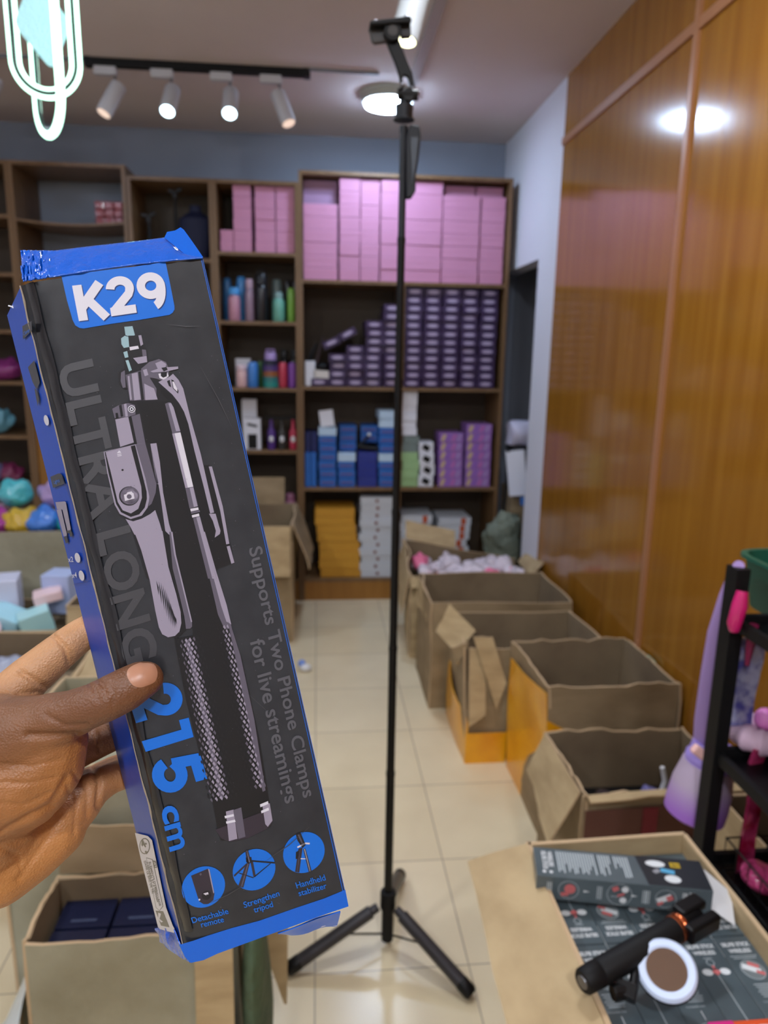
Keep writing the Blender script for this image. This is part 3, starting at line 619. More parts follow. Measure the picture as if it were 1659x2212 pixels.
# recess: things in the opening
_p = at(1116, 1022, 1, 4.2)
t = thing('hanging_sign', (_p.x, _p.y, _p.z-.12), 'tilted glossy white panel leaning in the dark opening', 'panel'); t.rotation_euler = (0, 0, 0)
MB().box((0, 0, .12), (.11, .012, .28), mat('white_gloss', (228, 232, 246), .15), Matrix.Rotation(R(-8), 3, 'Y') @ Matrix.Rotation(R(-18), 3, 'Z')).build('panel_board', t)
MB().box((0.0, .01, .262), (.13, .014, .012), M_black, Matrix.Rotation(R(-8), 3, 'Y')).build('top_clip', t)
mb = MB().ball((0, 0, .0), (.15, .12, .10), mat('lilac_fabric', (206, 202, 224), .8), 36, 24)
for v in mb.v: v.x = max(-.085, v.x); v.z = max(-.07, min(.075, v.z)); v *= 1+.10*noise.noise(v*14)
o = mb.build('fabric_bundle', smooth=True); o.location = at(1128, 935, 1, 4.4); tag(o, 'pale lilac cloth bundle above the white panel in the opening', 'bundle')
tag(MB().box((1.42, 4.40, at(1128, 968, 1, 4.4).z), (.34, .3, .02), M_walld).build('recess_shelf'), 'grey board carrying the lilac cloth in the opening', 'shelf')
tag(MB().box((1.40, 4.44, .37), (.36, .28, .74), M_card_d).box((1.40, 4.295, .56), (.36, .004, .012), M_card_in).build('tall_carton', bevel=.004), 'tall closed brown carton standing in the opening', 'carton')
mb = MB(); mb.ball((0, 0, 0), (.12, .10, .17), mat('grey_green_cloth', (128, 136, 120), .75, vary=((92, 100, 88), 8, (1, 1, 1), .3, .7), bump=(14, 1, .03)), 40, 28)
for v in mb.v: v *= 1+.3*noise.noise(v*12)+.16*noise.noise(v*30); v.z = max(v.z, -.17)
o = mb.build('cloth_bag', smooth=True); o.location = at(1088, 1165, 1, 4.22); tag(o, 'crumpled grey green bag hanging low in the opening', 'bag')
MB().tube([(-.02, 0, .12), (.0, .02, .24), (.01, .03, .42)], .010, M_blackm, 8).build('bag_strap', o, True)
tag(MB().box(at(1130, 1083, 1, 4.15), (.03, .03, .05), mat('bright_blue', (40, 110, 190), .4)).build('blue_tag', bevel=.006), 'small bright blue item beside the white panel in the opening', 'tag')
tag(MB().box((1.30, 4.22, .13), (.16, .16, .26), M_card).build('small_carton', bevel=.004), 'low brown carton on the floor under the crumpled bag', 'carton')

# ------------------------------------------------------------------ left side cartons
cL = carton('tall brown carton with hanging flaps beside the shelves, half behind the held box', -.80, -.14, 3.72, 4.30, .66, M_card_d, wob=.012, seed=61, taper=.03,
       flaps=[(0, .02, .98, .27, 170, M_card), (1, .02, .98, (.26, .30), 160, M_card_d), (2, .1, 1, .16, 10, M_card_d)])
tag(MB().box((-.47, 4.0, .27), (.58, .5, .52), M_card_in).build('packed_goods'), 'packed goods inside the tall brown carton beside the shelves', 'goods')
cLA = carton('grey beige carton at the left holding rainbow coloured wrapped things', -1.62, -.98, 3.25, 3.75, .75, M_card_g, wob=.008, seed=71, inside=M_card_g)
tag(MB().box((-1.3, 3.5, .34), (.56, .42, .66), M_card_in).build('packed_goods'), 'packed goods inside the grey beige carton', 'goods')
for i, (x, z, rgb, nm) in enumerate([(-1.47, .70, (170, 60, 150), 'magenta'), (-1.37, .70, (206, 170, 50), 'yellow'), (-1.27, .70, (70, 130, 220), 'blue'), (-1.14, .70, (30, 160, 170), 'teal'), (-1.42, .82, (80, 190, 200), 'turquoise'), (-1.24, .82, (176, 150, 200), 'lilac'), (-1.53, .72, (230, 190, 210), 'pale pink')]):
    bag('wrapped_ball', (x, 3.36+(i > 3)*.1, z), (.15, .14, .13), rgb, nm + ' shiny wrapped thing in the grey beige carton', i, 'wrapped thing')['group'] = 'rainbow wrapped things'
cLB = carton('left carton holding pale boxes and pastel cups, open at the front', -1.66, -.98, 2.78, 3.18, .46, M_card_d, wob=.012, seed=81, flaps=[(0, .0, 1, .05, 140, M_card)])
tag(MB().box((-1.32, 2.98, .2), (.58, .32, .38), M_card_in).build('packed_goods'), 'packed goods under the pastel things at the left', 'goods')
M_pb = mat('pale_blue', (186, 200, 240), .4); M_pa = mat('pale_aqua', (172, 222, 236), .4); M_pp = mat('pale_pink', (244, 212, 216), .4); M_pw = mat('pale_lilac_white', (216, 218, 240), .4)
def opn(name, c, d, m, rz, ry, label):
    o = MB().box((0, 0, d[2]/2), d, m).build(name, bevel=.004); o.location = c; o.rotation_euler = (0, R(ry), R(rz)); return tag(o, label, 'box', 'pastel boxes at the left')
opn('pastel_box', (-1.36, 3.02, .45), (.19, .14, .16), M_pw, 14, 0, 'white lilac box at the left edge, back of the pastel heap')
opn('pastel_box', (-1.10, 3.06, .45), (.12, .12, .17), M_pb, -8, 0, 'pale blue upright box at the right of the pastel heap')
opn('pastel_box', (-1.28, 2.90, .44), (.20, .12, .07), M_pa, -20, 14, 'pale aqua box tilted over the front of the pastel heap')
opn('pastel_box', (-1.13, 2.86, .43), (.12, .10, .09), mat('pale_mint', (180, 228, 232), .4), 24, -14, 'pale mint box at the front right of the pastel heap')
opn('pastel_box', (-1.12, 2.96, .53), (.11, .10, .04), M_pp, 20, -10, 'pale pink lid lying in front of the pale blue box')
o = MB().lathe([(.05, 0), (.075, .01), (.078, .035), (.06, .05)], M_pp, n=28).build('pink_dish', smooth=True); o.location = (-1.33, 2.80, .43); o.rotation_euler = (R(24), 0, 0); tag(o, 'pale pink round dish at the left edge front', 'dish')
cLC = carton('narrow tan carton between the pastel heap and the held box', -.95, -.60, 2.68, 3.05, .60, M_card, wob=.01, seed=91, flaps=[(0, 0, 1, .12, 160, M_card)])
cLD = carton('left carton with bright tan edge holding clear plastic packs, behind the index finger', -1.35, -.80, 1.95, 2.62, .52, M_card, wob=.014, seed=95, flaps=[(1, 0, 1, .12, 120, M_card)])
tag(MB().box((-1.07, 2.28, .2), (.45, .55, .38), M_card_in).build('packed_goods'), 'packed goods under the clear packs at the left', 'goods')
for i in range(9):
    o = bag('plastic_pack', (random.uniform(-1.25, -.95), random.uniform(2.1, 2.5), .39), (.16, .14, .09), (170, 176, 196), 'clear grey blue crinkled plastic pack in the left carton', 40+i, 'plastic pack')
    o['group'] = 'plastic packs in the left carton'; o['label'] = 'clear grey blue crinkled plastic pack in the left carton, towards its %s %s' % ('back' if o.location.y > 2.3 else 'front', 'left' if o.location.x < -1.1 else 'right')
mb = MB(); mb.ball((0, 0, 0), (.10, .09, .07), mat('white_wrap', (206, 220, 226), .25, coat=.5), 20, 12)
for v in mb.v: v *= 1+.3*noise.noise(v*14)
o = mb.build('wrapped_pack', smooth=True); o.location = (-.64, 1.95, .52); tag(o, 'white wrapped pack seen between thumb and index finger', 'pack')
MB().ball((.0, -.07, -.02), (.07, .03, .04), M_black, 16, 10).build('black_print', o, True)
cLE = carton('grey green carton behind the hand with a worn front', -.66, -.20, 1.38, 1.80, .72, M_card_g, wob=.010, seed=101, inside=M_card_g)
tag(MB().box((-.43, 1.59, .34), (.40, .37, .66), M_card_g).build('packed_goods'), 'pale packed goods inside the grey green carton', 'goods')
cG = carton('big worn carton at the bottom left holding navy packs', -.530, -.165, 1.155, 1.325, .50, M_card_g, wob=.012, seed=111, ragged=.01,
       flaps=[(2, .0, 1, .10, 8, M_card_d)])
wrap(cG, [(-.24, 1.144, .0), (-.165, 1.144, .0), (-.160, 1.144, .47), (-.23, 1.144, .47)], M_card, 'tan_corner', 4, .006)
nv = None
M_navy = mat('navy_wrap', (22, 30, 62), .3, coat=.2, bump=(12, .5, .01))
for i, (x, y) in enumerate([(-.465, 1.282), (-.355, 1.282), (-.245, 1.282), (-.465, 1.202), (-.355, 1.202), (-.245, 1.202)]):
    src = MB().box((0, 0, .215), (.104, .074, .43), M_navy).box((0, -.02, .431), (.05, .006, .002), mat('slate', (70, 80, 110), .4)) if nv is None else None
    if nv is None: nv = src.build('navy_pack', bevel=.006); nv.location = (x, y, .012); tag(nv, '', 'pack', 'navy packs in the big carton'); o = nv
    else: o = nv.copy(); COL.objects.link(o); o.location = (x, y, .012)
    o['label'] = 'navy blue pack, %s of three in the %s row of the big worn carton' % (['left', 'middle', 'right'][i % 3], ['back', 'front'][i//3])
mb = MB(); mb.ball((0, 0, 0), (.030, .10, .25), mat('green_sack', (78, 96, 70), .7, vary=((58, 74, 54), 7, (1, 1, 1), .3, .7), bump=(12, 1, .03)), 24, 20)
for v in mb.v: v *= 1+.18*noise.noise(v*8)
o = mb.build('green_sack', smooth=True); o.location = (-.125, 1.22, .235); tag(o, 'dark green sack slumped beside the big worn carton', 'sack')
o = MB().panel((.038, 0, 0), (.044, .0, 0), (.048, .03, .20), (-.03, .02, .22), .005, M_card, 4, 6, .003).build('loose_flap', smooth=True)
o.location = (-.115, 1.33, .14); tag(o, 'loose pointed cardboard flap hanging between the sack and the tripod', 'cardboard')
# pale plastic sheet at the bottom left
o = MB().panel((-.95, 1.05, .004), (-.60, 1.02, .004), (-.60, 1.35, .30), (-.72, 1.45, .02), .002, mat('white_plastic_sheet', (206, 216, 220), .25, coat=.3, bump=(8, .6, .02)), 8, 8, .02, 3).build('plastic_sheet', smooth=True); tag(o, 'pale plastic sheet hanging beside the big worn carton', 'plastic sheet')
mb = MB(); mb.ball((0, 0, .02), (.03, .02, .02), M_white, 12, 8); mb.ball((-.02, .02, .035), (.02, .02, .02), mat('pale_blue2', (120, 150, 220), .3), 12, 8)
o = mb.build('floor_wrapper', smooth=True); o.location = (-.06, 3.34, .0); tag(o, 'small white and blue wrapper on the floor beside the held box', 'wrapper')
# ================================================================== SELFIE STICK CARTON (bottom right)
FX0, FX1, FY0, FY1, FZ = .375, .672, .50, 1.10, .70
cF = carton('nearest right carton full of grey selfie stick boxes with a wide tan flap', FX0, FX1, FY0, FY1, FZ, M_card, wob=.004, seed=131, inside=M_card, slope=(0, 0, 0, 0), t=.008,
       flaps=[(3, .02, .99, (.112, .135), 112, M_card)])
tag(MB().box(((FX0+FX1)/2, (FY0+FY1)/2, .30), (FX1-FX0-.03, FY1-FY0-.03, .58), M_card_in).build('packed_goods'), 'packed layer under the grey selfie stick boxes', 'goods')
M_sb = mat('slate_card', (88, 100, 104), .3, coat=.2, vary=((76, 88, 94), 14, (1, 1, 1), .3, .7)); M_txt = mat('label_white', (226, 230, 232), .5); M_rose = mat('rose_print', (206, 110, 110), .5)
M_lgr = mat('light_print', (190, 200, 204), .5); M_dkp = mat('dark_print', (34, 38, 44), .4); M_wtip = mat('worn_white_edge', (210, 214, 214), .7)
BL, BW, BH = .19, .0565, .045
def circle(mb, cx, cy, r, m, fn, n=28, ring=0):
    if ring:
        vs = [fn(Vector((cx+rr*math.cos(2*math.pi*k/n), cy+rr*math.sin(2*math.pi*k/n), 0))) for rr in (r, r-ring) for k in range(n)]
        mb.add(vs, [(k, (k+1) % n, n+(k+1) % n, n+k) for k in range(n)], m)
    else: mb.add([fn(Vector((cx+r*math.cos(2*math.pi*k/n), cy+r*math.sin(2*math.pi*k/n), 0))) for k in range(n)], [tuple(range(n))], m)
def rect(mb, cx, cy, w_, h, m, fn, a=0):
    c, s = math.cos(a), math.sin(a)
    mb.add([fn(Vector((cx+x*c-y*s, cy+x*s+y*c, 0))) for x, y in ((-w_/2, -h/2), (w_/2, -h/2), (w_/2, h/2), (-w_/2, h/2))], [(0, 1, 2, 3)], m)
def selfie_print(kind, fn):
    """the printed long side, drawn in a frame W x L with its top end at +y"""
    mb = MB(); fz = lambda k: (lambda p: fn(Vector((p.x, p.y, .0003*k))))
    T_ = BL/2
    put_text(mb, 'SELFIE STICK', M_txt, (-.0225, T_-.020, 0), (.045, 0, 0), (0, .0075, 0), .03, fz(1)); put_text(mb, 'WIRELESS', M_txt, (-.0175, T_-.032, 0), (.035, 0, 0), (0, .0075, 0), .03, fz(1))
    if kind == 0:
        rect(mb, 0, T_-.038, .042, .0012, M_lgr, fz(1)); rect(mb, 0, T_-.042, .036, .0012, M_lgr, fz(1))
        circle(mb, 0, T_-.063, .0175, M_lgr, fz(1)); circle(mb, 0, T_-.063, .0165, M_sb, fz(2)); circle(mb, 0, T_-.063, .0165, mat('print_mid', (120, 128, 130), .4), fz(3))
        rect(mb, -.002, T_-.062, .026, .010, M_txt, fz(4), -.5); rect(mb, .004, T_-.056, .016, .007, M_rose, fz(5), -.5); rect(mb, .008, T_-.070, .012, .006, M_rose, fz(5), -.5)
        for k in range(6): rect(mb, 0, T_-.088-.004*k, .03-.003*(k % 3), .0013, M_lgr, fz(1))
        put_text(mb, 'Compatible with', M_lgr, (-.018, T_-.118, 0), (.028, 0, 0), (0, .003, 0), .01, fz(1))
        rect(mb, 0, T_-.13, .001, .014, M_txt, fz(1)); circle(mb, 0, T_-.163, .022, M_lgr, fz(1)); circle(mb, 0, T_-.163, .021, M_sb, fz(2)); rect(mb, -.012, T_-.161, .012, .014, M_txt, fz(3), .4); rect(mb, .012, T_-.161, .012, .014, M_txt, fz(3), -.4); rect(mb, 0, T_-.158, .006, .012, M_rose, fz(3)); rect(mb, 0, T_-.171, .010, .006, M_txt, fz(3))
    else:
        circle(mb, 0, T_-.046, .006, M_lgr, fz(1), ring=.001); rect(mb, 0, T_-.038, .014, .001, M_lgr, fz(1))
        for s in (-1, 1): mb.add([fn(Vector((s*.0135 + .008*math.cos(a*.4), T_-.063 + .006*math.sin(a*.4), .0006))) for a in range(16)], [tuple(range(16))], M_txt)
        rect(mb, 0, T_-.063, .010, .009, M_rose, fz(3), .7); rect(mb, 0, T_-.056, .004, .008, M_rose, fz(3)); rect(mb, 0, T_-.105, .0012, .075, M_lgr, fz(1))
        for s in (-1, 1): rect(mb, s*.010, T_-.155, .024, .0014, M_rose, fz(1), s*.5)
    return mb
def selfie_box(loc, rz, kind, label, rx=0, detail=None):
    t = thing('selfie_stick_box', loc, label, 'box', 'grey selfie stick boxes', rz)
    mb = MB().box((0, 0, BH/2), (BW, BL, BH), M_sb); mb.build('box_body', t, bevel=.0012)
    selfie_print(kind, lambda p: Vector((p.x, p.y, BH + .0003 + p.z))).build('printed_panel', t)
    mb = MB()
    for s in (-1, 1): mb.box((s*BW/2, BL/2-.018, BH*.5), (.0012, .036, BH*.95), M_wtip)
    mb.build('worn_edge', t)
    if detail: detail(t)
    return t
zt = FZ-.035-BH
for row, (y, flip) in enumerate([(.998, 1), (.806, 0)]):
    for c in range(5):
        x = FX0+.020+BW/2+c*(BW+.0008) - .008
        selfie_box((x, y, zt), math.pi if flip else 0, (c+1+row) % 2 if row == 0 else [0, 1, 0, 1, 0][c], 'slate grey selfie stick box, %s from left in the %s row of the tan carton' % (['first', 'second', 'third', 'fourth', 'fifth'][c], ['back', 'front'][row]))
# the loose box on top, lying crosswise, long printed front side facing the shop front
def top_box():
    th, tw, tl = .044, .066, .268
    pa, pb_ = at(1160, 1890, 2, FZ+.025), at(1542, 1925, 2, FZ+.025); ang = math.atan2(pb_.y-pa.y, pb_.x-pa.x); c = (pa+pb_)/2
    tl = (pb_-pa).length; tw = .07
    t = thing('selfie_stick_box', (c.x, c.y, FZ+.025-th), 'loose slate grey selfie stick box lying crosswise on top with an open end', 'box', 'grey selfie stick boxes', ang)
    MB().box((0, tw/2, th/2), (tl, tw, th), M_sb).build('box_body', t, bevel=.0012)
    mb = MB(); up = lambda p: Vector((p.x, p.y, th + .0006 + p.z)); hl = tl/2
    for k in range(2):
        put_text(mb, ['SELFIE STICK', 'WIRELESS'][k], M_txt, (-hl+.012+.010*k, tw-.010, 0), (0, -.045+.008*k, 0), (.008, 0, 0), .03, up)
    circle(mb, -hl+.013, .010, .003, M_txt, up); circle(mb, -hl+.024, .010, .003, M_txt, up)
    for k in range(28):
        if k in (15, 21): continue
        ln = [.05, .046, .052, .03, .048, .04, .052, .05, .036, .05, .046, .05, .04, .03, .05, 0, .046, .05, .03, .046, .02, 0, .03, .018, .026, .05, .05, .048][k]
        rect(mb, -hl+.038+k*.0043, tw-.008-ln/2, .0022, ln, M_lgr, up)
    mb.add([up(Vector(p)) for p in ((hl-.100, .001, .0001), (hl-.001, .001, .0001), (hl-.001, tw-.001, .0001), (hl-.108, tw-.001, .0001))], [(0, 1, 2, 3)], M_dkp)
    up2 = lambda p: Vector((p.x, p.y, th + .0010)); up3 = lambda p: Vector((p.x, p.y, th + .0013))
    for cx, cy, a, b in ((hl-.078, .052, .016, .008), (hl-.058, .018, .013, .009)):
        mb.add([up2(Vector((cx + a*math.cos(k*.3142), cy + b*math.sin(k*.3142), 0))) for k in range(20)], [tuple(range(20))], M_txt)
    rect(mb, hl-.062, .036, .022, .010, mat('print_blue', (90, 170, 210), .4), up2, -.2); rect(mb, hl-.08, .034, .012, .008, mat('print_grey', (150, 150, 156), .4), up2, .6)
    rect(mb, hl-.046, .052, .016, .012, mat('print_yellow', (210, 176, 40), .4), up2); put_text(mb, '2in1', M_dkp, (hl-.052, .048, 0), (.012, 0, 0), (0, .008, 0), .02, up3)
    mb.build('top_print', t)
    mb = MB(); fr = lambda p: Vector((p.x, -.0006 - p.z, p.y))
    for cx, r in ((-hl+.052, .0165), (-hl+.145-.012, .020), (hl-.072, .0165)):
        circle(mb, cx, th/2, r, M_lgr, fr, ring=.0008)
    f2 = lambda p: Vector((p.x, -.0009, p.y)); f3 = lambda p: Vector((p.x, -.0012, p.y))
    circle(mb, -hl+.054, th/2+.002, .009, M_rose, f2); rect(mb, -hl+.046, th/2-.008, .012, .007, M_rose, f3, .2)
    cx = -hl+.133
    rect(mb, cx-.007, th/2+.010, .010, .008, M_rose, f2, .5); circle(mb, cx+.008, th/2+.010, .0055, M_txt, f2); circle(mb, cx+.006, th/2-.010, .0055, M_txt, f2); rect(mb, cx+.002, th/2, .012, .004, M_rose, f3, .4); rect(mb, cx-.008, th/2-.004, .012, .001, M_lgr, f3)
    rect(mb, hl-.074, th/2, .024, .010, M_txt, f2, .5); rect(mb, hl-.066, th/2+.002, .010, .009, M_rose, f3, .5); rect(mb, hl-.080, th/2-.009, .010, .005, M_rose, f3, .5)
    for cx in (-hl+.018, -hl+.098, hl-.104, hl-.108, hl-.046): 
        for q in range(3): rect(mb, cx+q*.003, th/2, .0014, .024, M_lgr, f2)
    for cx in (-hl+.080, hl-.13+.008): mb.add([f2(Vector((cx+x, th/2+y, 0))) for x, y in ((-.004, .002), (.006, 0), (-.004, -.002))], [(0, 1, 2)], M_txt)
    put_text(mb, 'SELFIE STICK', M_txt, (hl-.030, .004, 0), (0, th-.009, 0), (-.007, 0, 0), .03, f2); put_text(mb, 'WIRELESS', M_txt, (hl-.040, .008, 0), (0, th-.016, 0), (-.007, 0, 0), .03, f2)
    mb.build('front_print', t)
    M_fl = mat('white_card_inside', (222, 222, 224), .6)
    mb = MB(); mb.panel((hl, .002, th*.2), (hl, .050, th), (hl+.042, .038, .014), (hl+.034, -.012, -.006), .0012, M_fl, 4, 4, .001); mb.build('open_flap', t, True)
top_box()

# black selfie stick
a, b = at(1258, 2122, 2, FZ+.030), at(1458, 2008, 2, FZ+.038); e_ = at(1500, 1985, 2, FZ+.04)
d = (b-a).normalized()
t = thing('selfie_stick', a, 'black folded selfie stick with a copper ring lying across the boxes', 'selfie stick')
r = .0178
MB().tube([a, a+d*.003, a+d*.028, a+d*.030, a+d*.032, b], [r*.8, r*.94, r, r*.92, r, r], M_blackm, 28).build('handle', t, True, world=True)
MB().tube([a-d*.001, a+d*.0005], [r*.5, r*.55], M_metal, 16).build('end_cap', t, True, world=True)
M_cop = mat('copper', (196, 104, 64), .22, metal=.9)
MB().tube([b+d*(-.002), b, b+d*.004, b+d*.006, b+d*.008, b+d*.012, b+d*.013], [r*.9, r*1.08, r*1.08, r*.98, r*1.08, r*1.08, r*.9], M_cop, 28).build('copper_ring', t, True, world=True)
MB().tube([b+d*.010, b+d*.04, b+d*.05], [r*.95, r*.95, r*.8], M_black, 24).build('head', t, True, world=True)
s_ = d.cross(Vector((0, 0, 1))).normalized()
mb = MB(); M3 = Matrix((s_, d, s_.cross(d))).transposed()
mb.box(b+d*.034+s_*.019+Vector((0, 0, .004)), (.017, .062, .026), M_black, M3); mb.build('phone_clamp', t, world=True, bevel=.004)
MB().box(b+d*.040-s_*.010+Vector((0, 0, .014)), (.024, .05, .014), M_black, M3).build('phone_clamp', t, world=True, bevel=.004)
# ring light with mirror
c = at(1440, 2098, 2, FZ+.03); nrm = Vector((-.28, -.42, .86)).normalized(); q = nrm.to_track_quat('Z', 'Y').to_matrix()
t = thing('ring_light', c, 'white ring light with a round mirror centre lying on the front boxes', 'ring light')
MB().lathe([(.0262, 0), (.0262, .007), (.0295, .010), (.036, .010), (.0395, .006), (.0395, 0)], mat('ring_white', (206, 220, 246), .3, emit=.12), c, 48, q).build('light_ring', t, True, world=True)
MB().lathe([(.0400, -.003), (.0408, 0), (.0400, .003)], M_black, c, 48, q).build('back_shell', t, True, world=True)
MB().lathe([(.0268, .005), (.0268, .0075)], mat('mirror', (200, 190, 190), .04, metal=1), c, 48, q).build('mirror', t, True, world=True)
k = at(1352, 2140, 2, FZ+.015)
mb = MB(); mb.tube([c-q.col[0]*.039, k + Vector((.01, 0, .004))], .007, M_black, 10); mb.box(k, (.028, .02, .022), M_black, q); mb.tube([k-Vector((.02, .002, 0)), k+Vector((.0, 0, 0))], .011, M_black, 12); mb.build('clamp', t, world=True, bevel=.002)
# pink and orange box at the bottom edge
p = at(1600, 2205, 2, FZ-.005)
t = thing('colourful_box', (p.x+.005, p.y-.03, FZ-.033), 'pink and orange box corner at the bottom right edge', 'box')
MB().box((0, 0, .014), (.10, .06, .028), mat('orange_card', (222, 84, 40), .4)).box((-.034, 0, .0145), (.034, .061, .029), mat('hot_pink_card', (214, 40, 130), .4)).build('box_body', t)
mb = MB(); put_text(mb, 'SELFIE', M_txt, (-.01, .012, .0292), (.045, 0, 0), (0, .010, 0), .03); circle(mb, -.034, .016, .008, mat('print_blue', (90, 170, 210), .4), lambda p: Vector((p.x, p.y, .0294))); mb.build('printed_panel', t)

# ================================================================== BLACK RACK (right edge)
RX, RYb, RYf, RX1 = .775, 1.20, .62, 1.15
t = thing('display_rack', ((RX+RX1)/2, (RYb+RYf)/2, 0), 'black metal display rack at the right edge with a green basket', 'rack')
def rb(name, a, b, w1, w2, m=M_blackm):
    a, b = Vector(a), Vector(b); d = (b-a).normalized(); s = d.cross(Vector((0, 0, 1))); s = s.normalized() if s.length > .1 else Vector((1, 0, 0)); u = s.cross(d)
    vs = [p + s*x*w1/2 + u*y*w2/2 for p in (a, b) for x, y in ((-1, -1), (1, -1), (1, 1), (-1, 1))]
    MB().add(vs, [(0,3,2,1), (4,5,6,7), (0,1,5,4), (1,2,6,5), (2,3,7,6), (3,0,4,7)], m).build(name, t, world=True)
ZT, ZM, ZL = 1.075, .80, .565
for x in (RX, RX1):
    for y in (RYb, RYf): rb('post', (x, y, 0), (x, y, 1.18 if y == RYb else ZT), .026, .036)
for z in (ZT, ZM, ZL):
    rb('shelf_rail', (RX, RYf, z), (RX, RYb, z), .012, .022); rb('shelf_rail', (RX1, RYf, z), (RX1, RYb, z), .012, .022)
    rb('shelf_rail', (RX, RYb, z), (RX1, RYb, z), .012, .022); rb('shelf_rail', (RX, RYf, z), (RX1, RYf, z), .012, .022)
MB().box(((RX+RX1)/2, (RYb+RYf)/2, ZT-.008), (RX1-RX, RYb-RYf, .006), M_black).build('shelf_panel', t, world=True)
MB().box(((RX+RX1)/2, (RYb+RYf)/2, ZM-.008), (RX1-RX, RYb-RYf, .006), M_black).build('shelf_panel', t, world=True)
MB().box(((RX+RX1)/2, (RYb+RYf)/2, ZL-.008), (RX1-RX, RYb-RYf, .006), M_black).build('shelf_panel', t, world=True)
# wire basket on the low shelf
t = thing('wire_basket', (RX+.12, 1.04, ZL), 'black wire basket on the low rack shelf holding pink packs', 'basket')
mb = MB(); x0, x1, y0, y1, hb = -.10, .22, -.30, .12, .075
for z in (.002, hb): mb.tube([(x0, y0, z), (x1, y0, z), (x1, y1, z), (x0, y1, z)], .0022, M_black, 6, closed=True)
for i in range(12):
    x = x0+(x1-x0)*i/11; mb.tube([(x, y1, hb), (x, y1, 0), (x, y0, 0), (x, y0, hb)], .0012, M_black, 5)
for i in range(12):
    y = y0+(y1-y0)*i/11; mb.tube([(x0, y, hb), (x0, y, 0), (x1, y, 0), (x1, y, hb)], .0012, M_black, 5)
mb.build('wire_frame', t)
for i, (x, y, rgb, lab) in enumerate([(.84, 1.10, (220, 80, 140), 'hot pink pack at the back of the wire basket'), (.90, 1.06, (150, 190, 90), 'pale green pack at the back of the wire basket'), (.88, .90, (180, 190, 220), 'silver blue crinkled pack in the wire basket'), (.93, .92, (220, 90, 120), 'red pink crinkled pack in the wire basket'), (.85, .97, (120, 90, 110), 'clear mauve pack in the wire basket')]):
    bag('wrapped_pack', (x, y, ZL+.006), (.08, .08, .05), rgb, lab, i, 'pack')['group'] = 'packs in the wire basket'
# hair things on the middle shelf
_g = at(1634, 1612, 2, ZM+.01)
t = thing('hair_scrunchie', (_g.x+.012, _g.y, ZM+.006), 'pink and white ruffled thing with a pink ball on the middle rack shelf', 'hair tie')
mb = MB(); pts = [(.040*math.cos(a*.3142), .035*math.sin(a*.3142), .028) for a in range(20)]; mb.tube(pts, [.022+.005*(i % 2) for i in range(20)], mat('ruffle_white', (230, 196, 220), .6), 12, closed=True); mb.build('ruffle', t, True)
MB().ball((0, .0, .062), .022, mat('bubble_pink', (238, 140, 214), .35)).build('ball', t, True)
bag('hair_accessory', (.865, .98, ZM+.004), (.10, .08, .05), (60, 90, 140), 'blue hair accessory in front of the pink ruffled one', 5, 'hair tie'); bag('hair_accessory', (.93, .93, ZM+.004), (.07, .06, .05), (170, 60, 60), 'dark red hair accessory on the middle rack shelf', 6, 'hair tie')
# green basket on the top shelf
_g = at(1612, 1330, 2, ZT+.004); gx, gy = _g.x+.128, _g.y+.0
t = thing('green_basket', (gx, gy, ZT+.004), 'dark green plastic basket on the top rack shelf', 'basket')
M_gr = mat('green_plastic', (24, 92, 74), .4); n = 40
def rr_(a, b, k): 
    th = 2*math.pi*k/n; c, s = math.cos(th), math.sin(th); e = .45
    return a*math.copysign(abs(c)**e, c), b*math.copysign(abs(s)**e, s)
vs = []; 
for (a, b, z) in ((.09, .08, 0), (.105, .095, .095), (.113, .103, .097), (.113, .103, .104), (.103, .093, .104), (.088, .078, .004)): vs += [(*rr_(a, b, k), z) for k in range(n)]
MB().add(vs, [(i*n+k, i*n+(k+1) % n, (i+1)*n+(k+1) % n, (i+1)*n+k) for i in range(5) for k in range(n)] + [tuple(range(n))[::-1], tuple(5*n+k for k in range(n))], M_gr).build('basket_body', t, True)
MB().tube([(-.10, -.02, .10), (-.08, -.02, .122), (-.02, -.02, .15), (.05, -.02, .15)], .006, M_gr, 8).build('handle', t, True)
mb = MB()
for i in range(4):
    for k in range(2): mb.ball((-.07+.018*i, -.0935+.002*k, .078-.014*k), (.005, .003, .003), mat('light_green_hole', (70, 140, 118), .5), 8, 6)
mb.build('perforation', t)
# lavender bottle hanging from the post
_g = at(1497, 1762, 1, 1.28)
t = thing('hanging_bottle', (_g.x, _g.y, _g.z), 'frosted lavender spray bottle hanging by a lilac strap on the rack', 'bottle')
g = mat('frosted_lavender', (176, 140, 200), .5, vary=None)
nt = g.node_tree; tc = nt.nodes.new('ShaderNodeTexCoord'); sx = nt.nodes.new('ShaderNodeSeparateXYZ'); rp = nt.nodes.new('ShaderNodeValToRGB')
rp.color_ramp.elements[0].color = L((170, 116, 214)); rp.color_ramp.elements[1].color = L((190, 172, 196)); rp.color_ramp.elements[0].position = .25; rp.color_ramp.elements[1].position = .7
nt.links.new(tc.outputs['Generated'], sx.inputs[0]); nt.links.new(sx.outputs[2], rp.inputs[0]); nt.links.new(rp.outputs[0], nt.nodes['Principled BSDF'].inputs['Base Color'])
Mt = Matrix.Rotation(R(9), 3, 'Y')
MB().lathe([(.050, 0), (.061, .008), (.062, .035), (.060, .075), (.050, .125)], g, n=36, M=Mt).build('bottle_body', t, True)
MB().lathe([(.046, .122), (.048, .128), (.048, .140), (.043, .146), (.041, .170)], mat('lilac_cap', (166, 144, 222), .4), n=36, M=Mt).build('cap', t, True)
